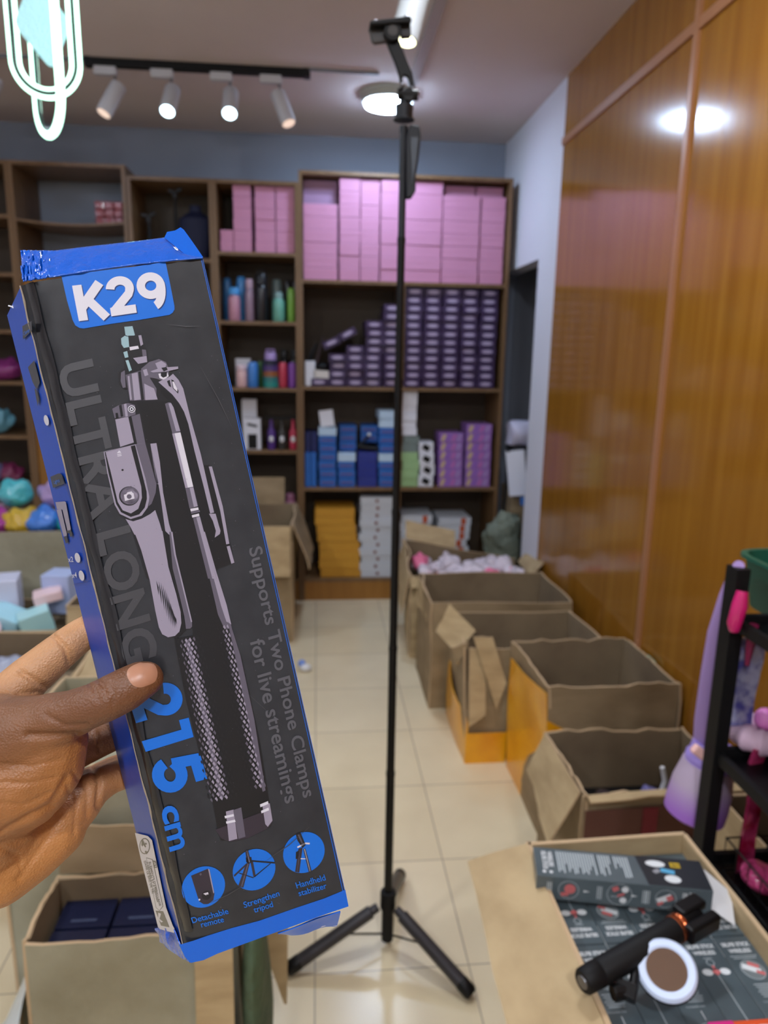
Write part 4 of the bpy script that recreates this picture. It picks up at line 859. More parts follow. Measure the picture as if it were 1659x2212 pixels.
MB().box((-.022, -.055, .172), (.075, .015, .020), mat('peach_tag', (240, 190, 184), .5), Matrix.Rotation(R(38), 3, 'Y')).build('peach_tag', t, bevel=.005)
MB().box((.016, .03, .19), (.02, .014, .022), mat('berry', (150, 60, 80), .3)).build('charm', t, bevel=.004)
MB().tube([at(1520, 1630, 1, 1.295), at(1528, 1560, 1, 1.285), at(1538, 1460, 1, 1.27), at(1550, 1370, 1, 1.255), at(1572, 1290, 1, 1.235), at(1592, 1232, 1, 1.225), at(1596, 1222, 1, 1.20)], [.022, .026, .022, .019, .016, .013, .010], mat('lilac_strap', (170, 142, 204), .6), 12).build('strap', t, True, world=True)
# pink hook thing and hanging packs beside the post
t = thing('pink_band', (.765, 1.165, 1.10), 'hot pink shiny band looped at the top of the rack post', 'band')
MB().tube([(0, 0, .045), (-.004, -.004, .02), (-.010, -.004, -.015), (-.006, 0, -.028)], [.010, .014, .013, .010], mat('hot_pink', (206, 30, 110), .25, coat=.4), 12).build('band_loop', t, True)
MB().tube([(.030, .0, -.02), (.032, .004, -.06), (.028, .0, -.10)], [.009, .008, .004], mat('dark_pink', (130, 14, 70), .4), 8).build('ribbon', t, True)
def hang(x, y, z, w_, h, rgb, rgb2, label):
    o = MB().panel((-w_/2, 0, -h), (w_/2, 0, -h), (w_/2, 0, 0), (-w_/2, 0, 0), .008, mat('hang_%d_%d' % (rgb[0], rgb2[0]), rgb, .2, coat=.5, vary=(rgb2, 30, (1, 1, 1), .4, .6), bump=(25, 1, .01)), 6, 8, .008, rgb[0], 12).build('hanging_pack', smooth=True)
    o.location = (x, y, z); tag(o, label, 'pack', 'packs hanging on the rack')
hang(.825, 1.21, 1.035, .045, .18, (190, 190, 220), (90, 90, 170), 'blue and white wrapped pack hanging beside the post')
hang(.84, 1.16, .83, .03, .30, (150, 20, 60), (190, 60, 110), 'dark red glitter strap hanging low beside the post')
cR = carton('brown carton behind the rack at the right edge', 1.03, 1.18, 1.28, 1.56, .46, M_card, wob=.006, seed=171)
# ================================================================== THE TALL TRIPOD STICK
TX, TY = .183, 1.62
t = thing('tripod_stand', (TX, TY, 0), 'tall black telescopic selfie tripod standing open in the aisle', 'tripod')
M_leg = mat('leg_grey', (58, 56, 60), .4, metal=.3); M_tb = mat('tripod_black', (24, 30, 40), .5)
mb = MB(); prof = [(.016, .02), (.016, .115), (.0205, .118), (.0205, .165), (.019, .168), (.0115, .17)]
mb.lathe(prof, M_blackm, n=20).build('hub', t, True)
segs = [(.17, .52, .0112), (.52, .86, .0104), (.86, 1.2, .0096), (1.2, 1.5, .009), (1.5, 1.80, .0085), (1.80, 2.02, .008)]
for a, b, r in segs:
    MB().lathe([(r, a), (r, b-.012), (r+.0008, b-.012), (r+.0008, b), (r*.9, b)], M_black if a < 1.7 else M_tb, n=16).build('pole_section', t, True)
for (fx, fy) in ((-.076-TX, 1.545-TY), (.372-TX, 1.44-TY), (.245-TX, 1.86-TY)):
    top = Vector((fx, fy, 0)).normalized()*.028 + Vector((0, 0, .128)); ft = Vector((fx, fy, .018)); d = (ft-top).normalized()
    lg = MB().tube([top, top+d*.02, top+d*.022, ft-d*.03], [.011, .012, .0165, .0175], M_leg, 16).build('leg', t, True)
    MB().tube([ft-d*.032, ft-d*.03, ft, ft+d*.006], [.0175, .0185, .0185, .014], M_black, 16).build('rubber_foot', lg, True)
    mid = top.lerp(ft, .45)
    MB().tube([Vector((0, 0, .035)), mid], .0028, M_black, 8).build('brace', t, True)
# folded grip / gimbal arm hanging beside the pole
g = MB(); 
def slabv(pts, y0, y1, m):
    N = len(pts); vs = [Vector((x, y0, z)) for x, z in pts] + [Vector((x, y1, z)) for x, z in pts]
    return MB().add(vs, [tuple(range(N)), tuple(range(N, 2*N))[::-1]] + [(i, i+N, (i+1) % N+N, (i+1) % N) for i in range(N)], m)
def loc(u, v): p = at(u, v, 1, TY); return (p.x-TX, p.z)
slabv([loc(*p) for p in ((884, 272), (905, 274), (908, 300), (903, 345), (897, 380), (897, 415), (889, 428), (877, 430), (876, 300))], -.012, .012, M_tb).build('folded_grip', t, bevel=.003)
slabv([loc(*p) for p in ((886, 300), (901, 302), (896, 360), (888, 400))], -.015, -.012, mat('grip_plate', (40, 52, 70), .35)).build('grip_plate', t)
MB().lathe([(.0135, loc(880, 262)[1]), (.022, loc(880, 262)[1]+.001), (.022, loc(880, 258)[1]), (.018, loc(880, 256)[1]), (.019, loc(880, 236)[1]), (.019, loc(880, 228)[1]), (.010, loc(880, 224)[1]), (.008, loc(880, 205)[1])], M_tb, n=20).build('top_collar', t, True)
# head joint, bent arm with slot, phone clamp
jc = Vector((loc(881, 208)[0], 0, loc(881, 208)[1]))
MB().tube([jc+Vector((-.022, -.004, .002)), jc+Vector((.02, -.004, .002))], .011, M_black, 14).tube([jc+Vector((0, -.014, 0)), jc+Vector((0, .014, 0))], .012, M_black, 14).build('head_joint', t, True)
MB().ball(jc+Vector((-.014, -.012, .016)), .005, M_metal, 10, 6).ball(jc+Vector((.006, -.012, .012)), .003, M_metal, 8, 6).build('joint_screw', t, True)
slabv([loc(*p) for p in ((835, 94), (862, 88), (878, 130), (890, 160), (895, 185), (894, 206), (885, 206), (884, 178), (880, 166), (872, 164), (869, 172), (874, 195), (872, 200), (866, 192), (862, 166), (850, 130))], -.006, .006, M_black).build('bent_arm', t, bevel=.002)
def clampbox(pts, y0, y1, m, name, bev=.002): return slabv([loc(*p) for p in pts], y0, y1, m).build(name, t, bevel=bev)
clampbox(((796, 62), (800, 58), (882, 48), (886, 56), (884, 62), (798, 68)), -.03, .012, M_black, 'phone_clamp')
clampbox(((797, 66), (830, 62), (836, 92), (808, 96), (803, 90)), -.006, .006, mat('clamp_grey', (60, 56, 54), .4), 'clamp_jaw')
clampbox(((862, 60), (886, 56), (887, 82), (866, 84)), -.010, .006, mat('clamp_grey2', (44, 42, 42), .4), 'clamp_jaw')
kc = Vector((loc(846, 76)[0], 0, loc(846, 76)[1]))
MB().tube([kc+Vector((0, -.022, 0)), kc+Vector((0, .010, 0))], .017, M_black, 20).tube([kc+Vector((0, -.024, 0)), kc+Vector((0, -.022, 0))], .010, mat('clamp_grey', (60, 56, 54), .4), 16).build('ball_knob', t, True)
for u, v in ((809, 54), (877, 44)):
    x, z = loc(u, v); MB().ball((x, -.01, z), .006, M_metal, 10, 8).build('clamp_pin', t, True)
# ================================================================== THE HELD BOX
BT = Vector((-0.06342196968550026, 0.3608239453913625, 1.4156121785459792))
BR = Matrix(((0.9682465546118685, -0.13880949160086203, -0.20791953858104859), (0.1708411215268049, 0.97458011807275, 0.1449375888193539), (0.18251553544208077, -0.17585652816661318, 0.9673482107408252)))
HW, HL = .0874522/2, .18
SHEAR = Vector((-.0192, .044, 0))
root = bpy.data.objects.new('selfie_stick_package', None); COL.objects.link(root); root.empty_display_size = .02
root.matrix_basis = Matrix.Translation(BT) @ BR.to_4x4()
tag(root, 'long black and blue package held in the hand, lettered K29 and 215 cm', 'box')
BRi = BR.transposed(); OL = BRi @ (O-BT)
def bl(u, v, y=0):
    """point of the plane y = const of the box frame met by the sight line through (u, v)"""
    d = BRi @ ray(u, v); return OL + d*((y-OL.y)/d.y)
SN = Vector((-SHEAR.y, SHEAR.x, 0)).normalized()    # outward normal of the left side
def bs(u, v, off=.0003):
    d = BRi @ ray(u, v); o = Vector((-HW, 0, 0)) + SN*off; return OL + d*((o-OL).dot(SN)/d.dot(SN))
M_face = mat('black_print', (46, 48, 52), .27, coat=.25, vary=((35, 37, 41), 60, (1, 1, 1), .3, .7), bump=(45, .18, .0012))
M_bluep = mat('blue_print', (0, 96, 208), .28, coat=.3, bump=(60, .22, .0012)); M_blues = mat('blue_side_print', (0, 66, 172), .42, coat=.08, bump=(30, .2, .0015))
M_kraft = mat('raw_card_edge', (150, 138, 122), .9); M_blk = mat('glossy_black_edge', (24, 24, 28), .22, coat=.5, bump=(50, .6, .004, (1, 1, .3)))
# body: front grid (with a dented left edge), sides and back
nx, nz = 24, 90; mb = MB()
def fp(i, j):
    x = -HW + 2*HW*i/nx; z = -HL + 2*HL*j/nz; dd = (x+HW)
    y = 0
    if dd < .012: y = (.0030*max(0, 1-dd/.012)**2) + .0016*max(0, 1-dd/.012)*noise.noise(Vector((x*160, 0, z*70)))
    if dd < .012: x -= y*.0192/.044
    if i == 0: x += .0005*noise.noise(Vector((1, 4, z*60)))
    return Vector((x, y, z))
vs = [fp(i, j) for j in range(nz+1) for i in range(nx+1)]
mb.add(vs, [(j*(nx+1)+i, j*(nx+1)+i+1, (j+1)*(nx+1)+i+1, (j+1)*(nx+1)+i) for j in range(nz) for i in range(nx)], M_face)
mb.build('front_panel', root, True)
mb = MB(); S = SHEAR
sid = [fp(0, j) + Vector((-.0002, .0004, 0)) for j in range(nz+1)]; far = [Vector((-HW, 0, -HL+2*HL*j/nz)) + S for j in range(nz+1)]
for j in range(nz-3, nz+1): far[j] += Vector((0, 0, -.0008*(j-nz+3)))
vs = sid + [a.lerp(b, .5) + SN*.0001*noise.noise(Vector((0, 0, a.z*40))) for a, b in zip(sid, far)] + far
n1 = nz+1
mb.add(vs, [(r_*n1+j, r_*n1+j+1, (r_+1)*n1+j+1, (r_+1)*n1+j) for r_ in range(2) for j in range(nz)], M_blues); mb.build('left_side_panel', root, True)
mb = MB()
a0, a1, a2, a3 = Vector((HW, .0004, -HL)), Vector((HW, .0004, HL)), Vector((HW, 0, -HL))+S*.98, Vector((HW, 0, HL))+S*.98
l0, l1 = Vector((-HW, 0, -HL))+S, Vector((-HW, 0, HL-.012))+S
f0, f1 = Vector((-HW, .003, -HL)), Vector((-HW, .003, HL))
mb.add([a0, a1, a3, a2], [(0, 1, 2, 3)], M_blues).add([l0, a2, a3, l1], [(0, 1, 2, 3)], M_blues).add([f0, a0, a2, l0], [(0, 1, 2, 3)], M_bluep).add([f1+Vector((0, 0, -.002)), Vector((HW, .001, HL-.002)), a3+Vector((0, 0, -.004)), l1], [(0, 1, 2, 3)], M_kraft)
mb.build('box_body', root)
# torn raw card edge between the front and the left side
mb = MB(); pts = [fp(0, j) + Vector((-.0005, -.0001, 0)) for j in range(nz+1)]
mb.tube(pts, [.00028+.0006*abs(noise.noise(Vector((0, 3, p.z*90)))) for p in pts], M_kraft, 6); mb.build('torn_card_edge', root, True)
mb = MB(); vs = []
for j in range(4, nz+1):
    z = -HL + 2*HL*j/nz; w_ = .0052 + .0016*noise.noise(Vector((0, 7, z*40))); p0 = fp(0, j)
    for k in range(5): vs.append(Vector((-HW+.0003+w_*k/4, fp(0, j).y*(1-k/4)**1.2 - .0004 - .0005*math.sin(math.pi*k/4), z)))
mb.add(vs, [(j*5+k, j*5+k+1, (j+1)*5+k+1, (j+1)*5+k) for j in range(nz-4) for k in range(4)], M_blk); mb.build('bent_edge', root, True)
# right edge blue line
mb = MB(); mb.add([(HW-.0012, -.0001, -HL), (HW+.0003, .0002, -HL), (HW+.0003, .0002, HL), (HW-.0008, -.0001, HL)], [(0, 1, 2, 3)], M_bluep); mb.build('blue_edge', root)
# bottom blue band and crumpled bottom corner and tucked flap
def poly(mb, pts, m, y): mb.add([bl(u, v, y) for u, v in pts], [tuple(range(len(pts)))], m)
mb = MB(); poly(mb, [(387, 2041), (418, 2032), (449, 2021), (500, 2005), (560, 1989), (640, 1961), (700, 1941), (746, 1922), (753, 1958), (700, 1976), (640, 1998), (560, 2027), (500, 2049), (470, 2060), (440, 2074), (412, 2080), (400, 2068)], M_bluep, -.00025); mb.build('bottom_band', root)
mb = MB(); 
mb.panel(bl(600, 2016, .004), bl(735, 1968, .004), bl(727, 2000, .012), bl(628, 2014, .010), .0008, M_bluep, 8, 4, .0012, 3, 60).build('tucked_flap', root, True)
mb = MB(); pts = [bl(691, 2004, .0105), bl(709, 1998, .0108), bl(727, 2001, .0112), bl(733, 1992, .010), bl(712, 1992, .010)]
mb.add(pts, [tuple(range(5))], mat('torn_white', (228, 228, 232), .7)).build('torn_edge', root)
M_crum = mat('crumpled_blue', (10, 84, 200), .22, coat=.5, bump=(140, .9, .004))
mb = MB(); mb.panel(bs(346, 2034, .0006), bs(408, 2080, .0006), bs(380, 2006, .0006), bs(339, 2003, .0006), .0006, M_crum, 8, 8, .0018, 9, 120).build('crumpled_corner', root, True)
# top flap with clear tape
mb = MB(); nA, nB = 110, 22
lo = [(50, 607), (120, 597), (200, 584), (300, 570), (380, 562), (438, 556)]
hi = [(44, 540), (118, 541), (200, 531), (300, 520), (362, 512), (437, 553)]
def pl(P, s):
    k = min(len(P)-2, int(s*(len(P)-1))); f = s*(len(P)-1)-k; return (P[k][0]*(1-f)+P[k+1][0]*f, P[k][1]*(1-f)+P[k+1][1]*f)
vs = []
for i in range(nA+1):
    s = i/nA; a, b = pl(lo, s), pl(hi, s)
    cr = max(0, 1-s/.22)
    for j in range(nB+1):
        q = j/nB; u, v = a[0]*(1-q)+b[0]*q, a[1]*(1-q)+b[1]*q
        yy = -.0012*(1-q) + .013*q**1.3 + (.0034*cr+.0003)*noise.noise(Vector((u*.16, v*.05, 3))) + .0016*cr*abs(noise.noise(Vector((u*.4, v*.14, 5)))) + .0009*noise.noise(Vector((u*.04, v*.03, 8)))
        if q > .9: v += cr*3*noise.noise(Vector((u*.2, 0, 0)))
        vs.append(bl(u, v, yy))
mb.add(vs, [(i*(nB+1)+j, (i+1)*(nB+1)+j, (i+1)*(nB+1)+j+1, i*(nB+1)+j+1) for i in range(nA) for j in range(nB)], mat('blue_taped', (4, 92, 206), .2, coat=.7, bump=(150, .55, .004)))
o = mb.build('top_flap', root, True); sm = o.modifiers.new('thick', 'SOLIDIFY'); sm.thickness = .0007
mb = MB(); pk = [(355, 513), (361, 501), (378, 498), (390, 491), (397, 496), (410, 514), (424, 534), (439, 556), (400, 549), (372, 527)]
c0 = [bl(u, v, .0115 if v < 530 else .006) for u, v in pk]; c0 = [bl(u, v, .013-.012*max(0, min(1, (v-491)/65))) for u, v in pk]
mb.add(c0 + [p+Vector((0, .0007, 0)) for p in c0], [tuple(range(10)), tuple(range(10, 20))[::-1]] + [(i, i+10, (i+1) % 10+10, (i+1) % 10) for i in range(10)], M_bluep); mb.build('flap_tab', root)
mb = MB()
for q in range(7): p = bl(34+random.uniform(-7, 6), 660+random.uniform(-5, 6), .028); mb.tube([p, p+Vector((random.uniform(-.003, .003), random.uniform(-.002, .002), random.uniform(-.002, .003)))], .0004, mat('torn_white', (228, 228, 232), .7), 5)
mb.build('frayed_corner', root)

# ------------------------------------------------------------------ printed front artwork
PM = {k: mat('ink_'+k, rgb, rg, coat=.25) for k, rgb, rg in (
    ('lavender', (150, 142, 160), .35), ('mid', (92, 86, 100), .35), ('dark', (22, 22, 26), .3), ('black', (13, 13, 15), .3), ('light', (206, 202, 212), .35),
    ('silver', (150, 180, 188), .18), ('blue', (0, 106, 212), .3), ('emboss', (62, 62, 66), .45), ('lettering', (84, 84, 90), .4), ('white', (214, 212, 222), .35), ('plum', (48, 40, 50), .3))}
ZO = {1: (3.318, 0, 480), 2: (4.1475, 0, 1000), 3: (3.770, 200, 680), 4: (3.318, 260, 1150), 5: (3.318, 0, 1400), 6: (3.318, 280, 1750)}
def zz(k, pts): s, a, b = ZO[k]; return [(a+x/s, b+y/s) for x, y in pts]
art = MB()
def ap(k, pts, c, layer): art.add([bl(u, v, -.0003-.00006*layer) for u, v in zz(k, pts)], [tuple(range(len(pts)))], PM[c])
def disc(k, c, r, col, layer, ring=0, n=40, only=None):
    """a true circle on the front, centre and radius measured at zoom k"""
    s, a, b = ZO[k]; y = -.0003-.00006*layer; p = bl(a+c[0]/s, b+c[1]/s, y); rad = (bl(a+(c[0]+r)/s, b+c[1]/s, y)-p).length*1.0
    cs = [Vector((math.cos(2*math.pi*i/n), 0, math.sin(2*math.pi*i/n))) for i in range(n)]
    if ring: art.add([p+q*rad for q in cs]+[p+q*rad*(1-ring) for q in cs], [(i, (i+1) % n, n+(i+1) % n, n+i) for i in range(n)], PM[col])
    else: art.add([p+q*rad for q in cs], [tuple(range(n))], PM[col])
def at_text(txt, k, o, x, y, col, layer, bold=.02):
    """text spanning the measured parallelogram o (low left), x (low right), y (top left)"""
    s, a, b = ZO[k]; yy = -.0003-.00006*layer; P_ = [bl(a+q[0]/s, b+q[1]/s, yy) for q in (o, x, y)]
    put_text(art, txt, PM[col], P_[0], P_[1]-P_[0], P_[2]-P_[0], bold)
# label
lab = [(440, 385), (700, 350), (960, 318), (1187, 285), (1215, 420), (1250, 600), (1251, 625), (1238, 648), (1215, 664), (1000, 700), (800, 728), (600, 762), (570, 758), (540, 740), (520, 700), (480, 560)]
ap(1, lab, 'blue', 0)
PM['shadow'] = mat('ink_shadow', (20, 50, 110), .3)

# big black picture of the stick
ap(3, [(205, 470), (260, 430), (250, 300), (232, 200), (262, 168), (262, 100), (325, 92), (345, 165), (398, 165), (412, 240), (440, 285), (450, 370), (540, 358), (600, 385), (622, 430), (660, 500), (720, 590), (760, 690), (800, 860), (900, 1225), (960, 1222), (1010, 1420), (1130, 1890), (1155, 2020), (1010, 2075), (1000, 2149), (440, 2149), (390, 1990), (300, 1690), (215, 1630), (180, 1540), (90, 1118), (225, 1075), (185, 850), (158, 770), (215, 735), (300, 705), (285, 600)], 'dark', 0)
ap(3, [(360, 715), (640, 700), (720, 760), (770, 900), (900, 1228), (950, 1225), (1120, 1900), (1150, 2015), (1010, 2070), (1000, 2149), (720, 2149), (560, 1500), (520, 1060), (440, 1040), (400, 820)], 'black', 1)
for P_, c, l in (
    ([(258, 98), (325, 92), (345, 165), (310, 182), (268, 165)], 'silver', 3), ([(232, 192), (262, 170), (296, 180), (300, 262), (255, 270), (235, 240)], 'silver', 3), ([(290, 170), (375, 168), (385, 262), (300, 275)], 'dark', 4),
    ([(372, 168), (396, 165), (412, 240), (392, 255)], 'lavender', 4), ([(300, 262), (370, 252), (378, 276), (305, 290)], 'light', 5), ([(250, 305), (282, 294), (292, 345), (264, 352)], 'silver', 4), ([(402, 282), (434, 285), (441, 332), (408, 342)], 'mid', 4),
    ([(330, 352), (440, 335), (445, 385), (372, 400)], 'lavender', 4), ([(268, 372), (292, 368), (320, 450), (298, 462)], 'silver', 4),
    ([(210, 480), (240, 445), (285, 440), (300, 500), (290, 600), (255, 605), (215, 560)], 'dark', 3), ([(232, 470), (262, 452), (270, 590), (246, 596), (228, 540)], 'mid', 4),
    ([(268, 490), (440, 440), (470, 520), (520, 600), (520, 690), (305, 700)], 'mid', 3), ([(285, 500), (300, 497), (320, 690), (305, 695)], 'lavender', 4), ([(318, 480), (366, 470), (392, 690), (340, 697)], 'lavender', 4), ([(372, 465), (392, 460), (420, 690), (398, 696)], 'dark', 5),
    ([(420, 560), (500, 600), (530, 690), (430, 695)], 'lavender', 4), ([(395, 440), (460, 385), (540, 360), (598, 385), (620, 440), (622, 490), (580, 540), (520, 520), (460, 510), (410, 505)], 'mid', 4),
    ([(410, 450), (440, 440), (455, 490), (425, 500)], 'lavender', 5), ([(510, 395), (560, 375), (600, 400), (590, 450), (540, 460)], 'lavender', 5), ([(536, 480), (610, 470), (620, 500), (580, 530), (545, 515)], 'light', 5), ([(556, 470), (606, 465), (604, 500), (575, 512), (556, 498)], 'dark', 6),
    ([(470, 460), (560, 430), (696, 421), (698, 440), (600, 462), (490, 470)], 'lavender', 7), ([(560, 432), (600, 425), (612, 446), (580, 462)], 'dark', 8),
    ([(536, 548), (570, 530), (625, 505), (655, 480), (700, 530), (738, 600), (758, 680), (800, 850), (880, 1130), (990, 1610), (958, 1618), (905, 1400), (830, 1110), (780, 890), (745, 790), (705, 720), (650, 650)], 'lavender', 5),
    ([(545, 580), (640, 655), (700, 730), (740, 800), (775, 900), (720, 860), (640, 720), (560, 640)], 'black', 6),
    ([(606, 540), (628, 530), (640, 590), (622, 580)], 'dark', 7), ([(640, 525), (660, 535), (700, 620), (697, 642), (655, 600)], 'dark', 6), ([(648, 543), (662, 545), (690, 602), (690, 626), (660, 598)], 'light', 7),
    ([(590, 725), (620, 712), (650, 714), (716, 958), (650, 968)], 'mid', 4), ([(618, 722), (648, 716), (714, 945), (680, 948)], 'lavender', 5), ([(648, 968), (716, 958), (820, 1400), (756, 1412)], 'light', 6), ([(648, 968), (668, 965), (776, 1408), (756, 1412)], 'lavender', 7),
    ([(756, 1414), (822, 1402), (860, 1560), (790, 1578)], 'mid', 6), ([(790, 1410), (820, 1405), (855, 1560), (825, 1566)], 'lavender', 7), ([(795, 1580), (860, 1568), (864, 1588), (800, 1602)], 'light', 8), ([(808, 1632), (866, 1618), (871, 1640), (812, 1652)], 'light', 8), ([(800, 1604), (872, 1590), (875, 1606), (804, 1622)], 'mid', 8),
    ([(818, 1655), (874, 1643), (1010, 2149), (940, 2149)], 'mid', 5), ([(845, 1650), (874, 1643), (1008, 2149), (975, 2149)], 'lavender', 6),
    ([(946, 1236), (972, 1235), (1060, 1560), (1115, 1872), (1155, 2018), (1130, 2028), (1090, 1880), (1040, 1600)], 'lavender', 6), ([(1088, 1870), (1116, 1864), (1120, 1880), (1092, 1886)], 'black', 7),
    ([(948, 1620), (1002, 1620), (1024, 1700), (1042, 1760), (1036, 1786), (994, 1815), (1004, 1760), (980, 1680)], 'lavender', 6),
    ([(160, 765), (215, 735), (290, 718), (345, 735), (350, 812), (290, 832), (180, 842)], 'mid', 4), ([(215, 737), (235, 732), (250, 826), (230, 832)], 'dark', 5), ([(255, 728), (275, 722), (288, 826), (268, 830)], 'lavender', 5), ([(186, 800), (205, 798), (212, 840), (190, 844)], 'black', 6),
    ([(184, 852), (290, 830), (336, 1040), (225, 1076)], 'lavender', 4), ([(298, 832), (384, 806), (430, 1048), (350, 1056)], 'mid', 4), ([(298, 832), (316, 826), (362, 1052), (344, 1058)], 'black', 5)):
    ap(3, P_, c, l)
disc(3, (318, 768), 31, 'light', 6); disc(3, (318, 768), 24, 'dark', 7); disc(3, (318, 768), 17, 'white', 8); disc(3, (318, 768), 8, 'black', 9)
# remote and wrist arm
ap(3, [(90, 1116), (352, 1054), (430, 1044), (470, 1240), (462, 1500), (448, 1570), (400, 1636), (310, 1664), (222, 1622), (180, 1548), (120, 1290)], 'lavender', 6)
ap(3, [(98, 1118), (346, 1062), (440, 1440), (442, 1500), (425, 1570), (380, 1625), (310, 1646), (232, 1608), (192, 1540), (130, 1290)], 'black', 7)
ap(3, [(106, 1118), (310, 1070), (396, 1400), (402, 1490), (372, 1580), (312, 1618), (245, 1592), (205, 1525), (150, 1290)], 'lavender', 8)
ap(3, [(350, 1055), (430, 1044), (520, 1380), (514, 1450), (480, 1540), (455, 1560), (462, 1480), (430, 1330)], 'mid', 8)
disc(3, (298, 1476), 82, 'black', 9); disc(3, (302, 1474), 76, 'mid', 10); disc(3, (300, 1476), 68, 'lavender', 10)
ap(3, [(255, 1466), (275, 1460), (282, 1446), (318, 1438), (326, 1450), (334, 1452), (342, 1496), (264, 1516)], 'light', 12); disc(3, (298, 1480), 20, 'mid', 13)
ap(3, [(198, 1128), (216, 1104), (234, 1122)], 'light', 9); ap(3, [(200, 1136), (234, 1130), (235, 1136), (201, 1142)], 'light', 9); ap(3, [(202, 1148), (236, 1142), (237, 1148), (203, 1154)], 'light', 9); disc(3, (244, 1264), 9, 'black', 9)
ap(3, [(470, 1050), (520, 1045), (548, 1200), (575, 1450), (622, 1700), (648, 1790), (622, 1790), (592, 1760), (556, 1500), (536, 1380), (520, 1378)], 'lavender', 9)
ap(3, [(430, 1048), (470, 1046), (536, 1372), (522, 1380)], 'dark', 9)
ap(3, [(268, 1662), (330, 1682), (400, 1660), (470, 1622), (510, 1590), (548, 1700), (574, 1792), (342, 1792), (306, 1724)], 'lavender', 9)
ap(4, [(98, -10), (302, -10), (345, 250), (400, 440), (432, 570), (437, 650), (424, 710), (392, 742), (342, 752), (300, 730), (276, 680), (250, 560), (210, 340), (150, 130)], 'lavender', 10)
ap(4, [(350, -4), (372, -4), (395, 160), (450, 380), (514, 640), (514, 676), (500, 690), (470, 692), (458, 600), (420, 440), (375, 260)], 'mid', 11); ap(4, [(362, -4), (374, -4), (398, 160), (452, 380), (515, 640), (506, 645), (444, 390), (386, 160)], 'lavender', 12)
for i in range(10):
    (xa, ya), (xb, yb_) = [((258, 345), (276, 450)), ((274, 348), (296, 515)), ((290, 358), (316, 565)), ((305, 375), (334, 608)), ((320, 400), (350, 642)), ((334, 432), (364, 668)), ((346, 466), (378, 684)), ((358, 506), (391, 690)), ((370, 546), (400, 682)), ((384, 592), (405, 660))][i]
    mx_, my_ = (xa+xb)/2, (ya+yb_)/2; ap(4, [(xa, ya), (mx_+7, my_-4), (xb, yb_), (mx_-1, my_+6)], 'dark', 12)
# body and knurled grip
ap(4, [(302, -4), (350, -4), (380, 240), (470, 700), (400, 765), (382, 745), (430, 710), (440, 600), (400, 420), (350, 250)], 'black', 8)
ap(4, [(350, -4), (600, -4), (690, 300), (770, 600), (800, 700), (870, 900), (1000, 1500), (1088, 2060), (1080, 2105), (1040, 2130), (920, 2180), (720, 2210), (700, 2150), (650, 1880), (560, 1560), (470, 1200), (385, 765), (520, 740), (515, 640)], 'black', 2)
ap(4, [(548, -4), (604, -4), (690, 290), (760, 520), (800, 690), (745, 690), (700, 590), (640, 330)], 'mid', 4); ap(4, [(585, -4), (606, -4), (690, 290), (762, 520), (795, 660), (760, 640), (720, 520), (650, 260)], 'lavender', 5)
random.seed(3)
def knurl(c0, c1, w0, w1, rows, cols, bright, sz=1.0):
    for r_ in range(rows):
        s = r_/(rows-1); cx, cy = c0[0]+(c1[0]-c0[0])*s, c0[1]+(c1[1]-c0[1])*s; w_ = w0+(w1-w0)*s
        for k in range(cols):
            q = (k+.5*(r_ % 2))/cols - .5; x = cx + q*w_; y = cy - q*w_*.22; e = (1-abs(q)*1.6); hw = w_/cols*.36*sz*(.5+.6*max(.2, e)); hh = 17
            b_ = math.exp(-((q-bright)/.24)**2); c = 'lavender' if b_ > .55 else 'mid' if b_ > .12 else 'dark'
            ap(4, [(x-1, y-hh), (x+hw, y+2), (x+7, y+hh), (x-hw, y-2)], c, 6)
knurl((500, 770), (740, 1900), 170, 210, 38, 6, -.1); knurl((745, 680), (985, 1820), 95, 130, 38, 4, .15)
ap(4, [(462, 770), (494, 768), (620, 1300), (742, 1900), (712, 1905), (590, 1320)], 'mid', 5)
ap(4, [(770, 640), (790, 660), (860, 880), (960, 1340), (1040, 1850), (1020, 1860), (920, 1380), (830, 920)], 'mid', 5)
ap(6, [(614, 140), (1012, -10), (1026, 82), (992, 130), (850, 200), (722, 226), (658, 204)], 'plum', 5)
ap(6, [(690, 10), (745, -4), (772, 205), (712, 222)], 'lavender', 6); ap(6, [(952, -30), (1004, -50), (1024, 75), (990, 120), (972, 100)], 'lavender', 6); ap(6, [(742, 0), (800, -20), (830, 190), (780, 206)], 'mid', 6)
for P_ in ([(680, 42), (745, 28), (748, 44), (684, 60)], [(690, 82), (755, 68), (760, 84), (694, 98)]): ap(6, P_, 'white', 8)
for P_ in ([(1000, 1950), (1058, 1926), (1062, 1946), (1004, 1970)], [(1008, 1996), (1062, 1972), (1066, 1992), (1012, 2014)]): ap(4, P_, 'white', 8)
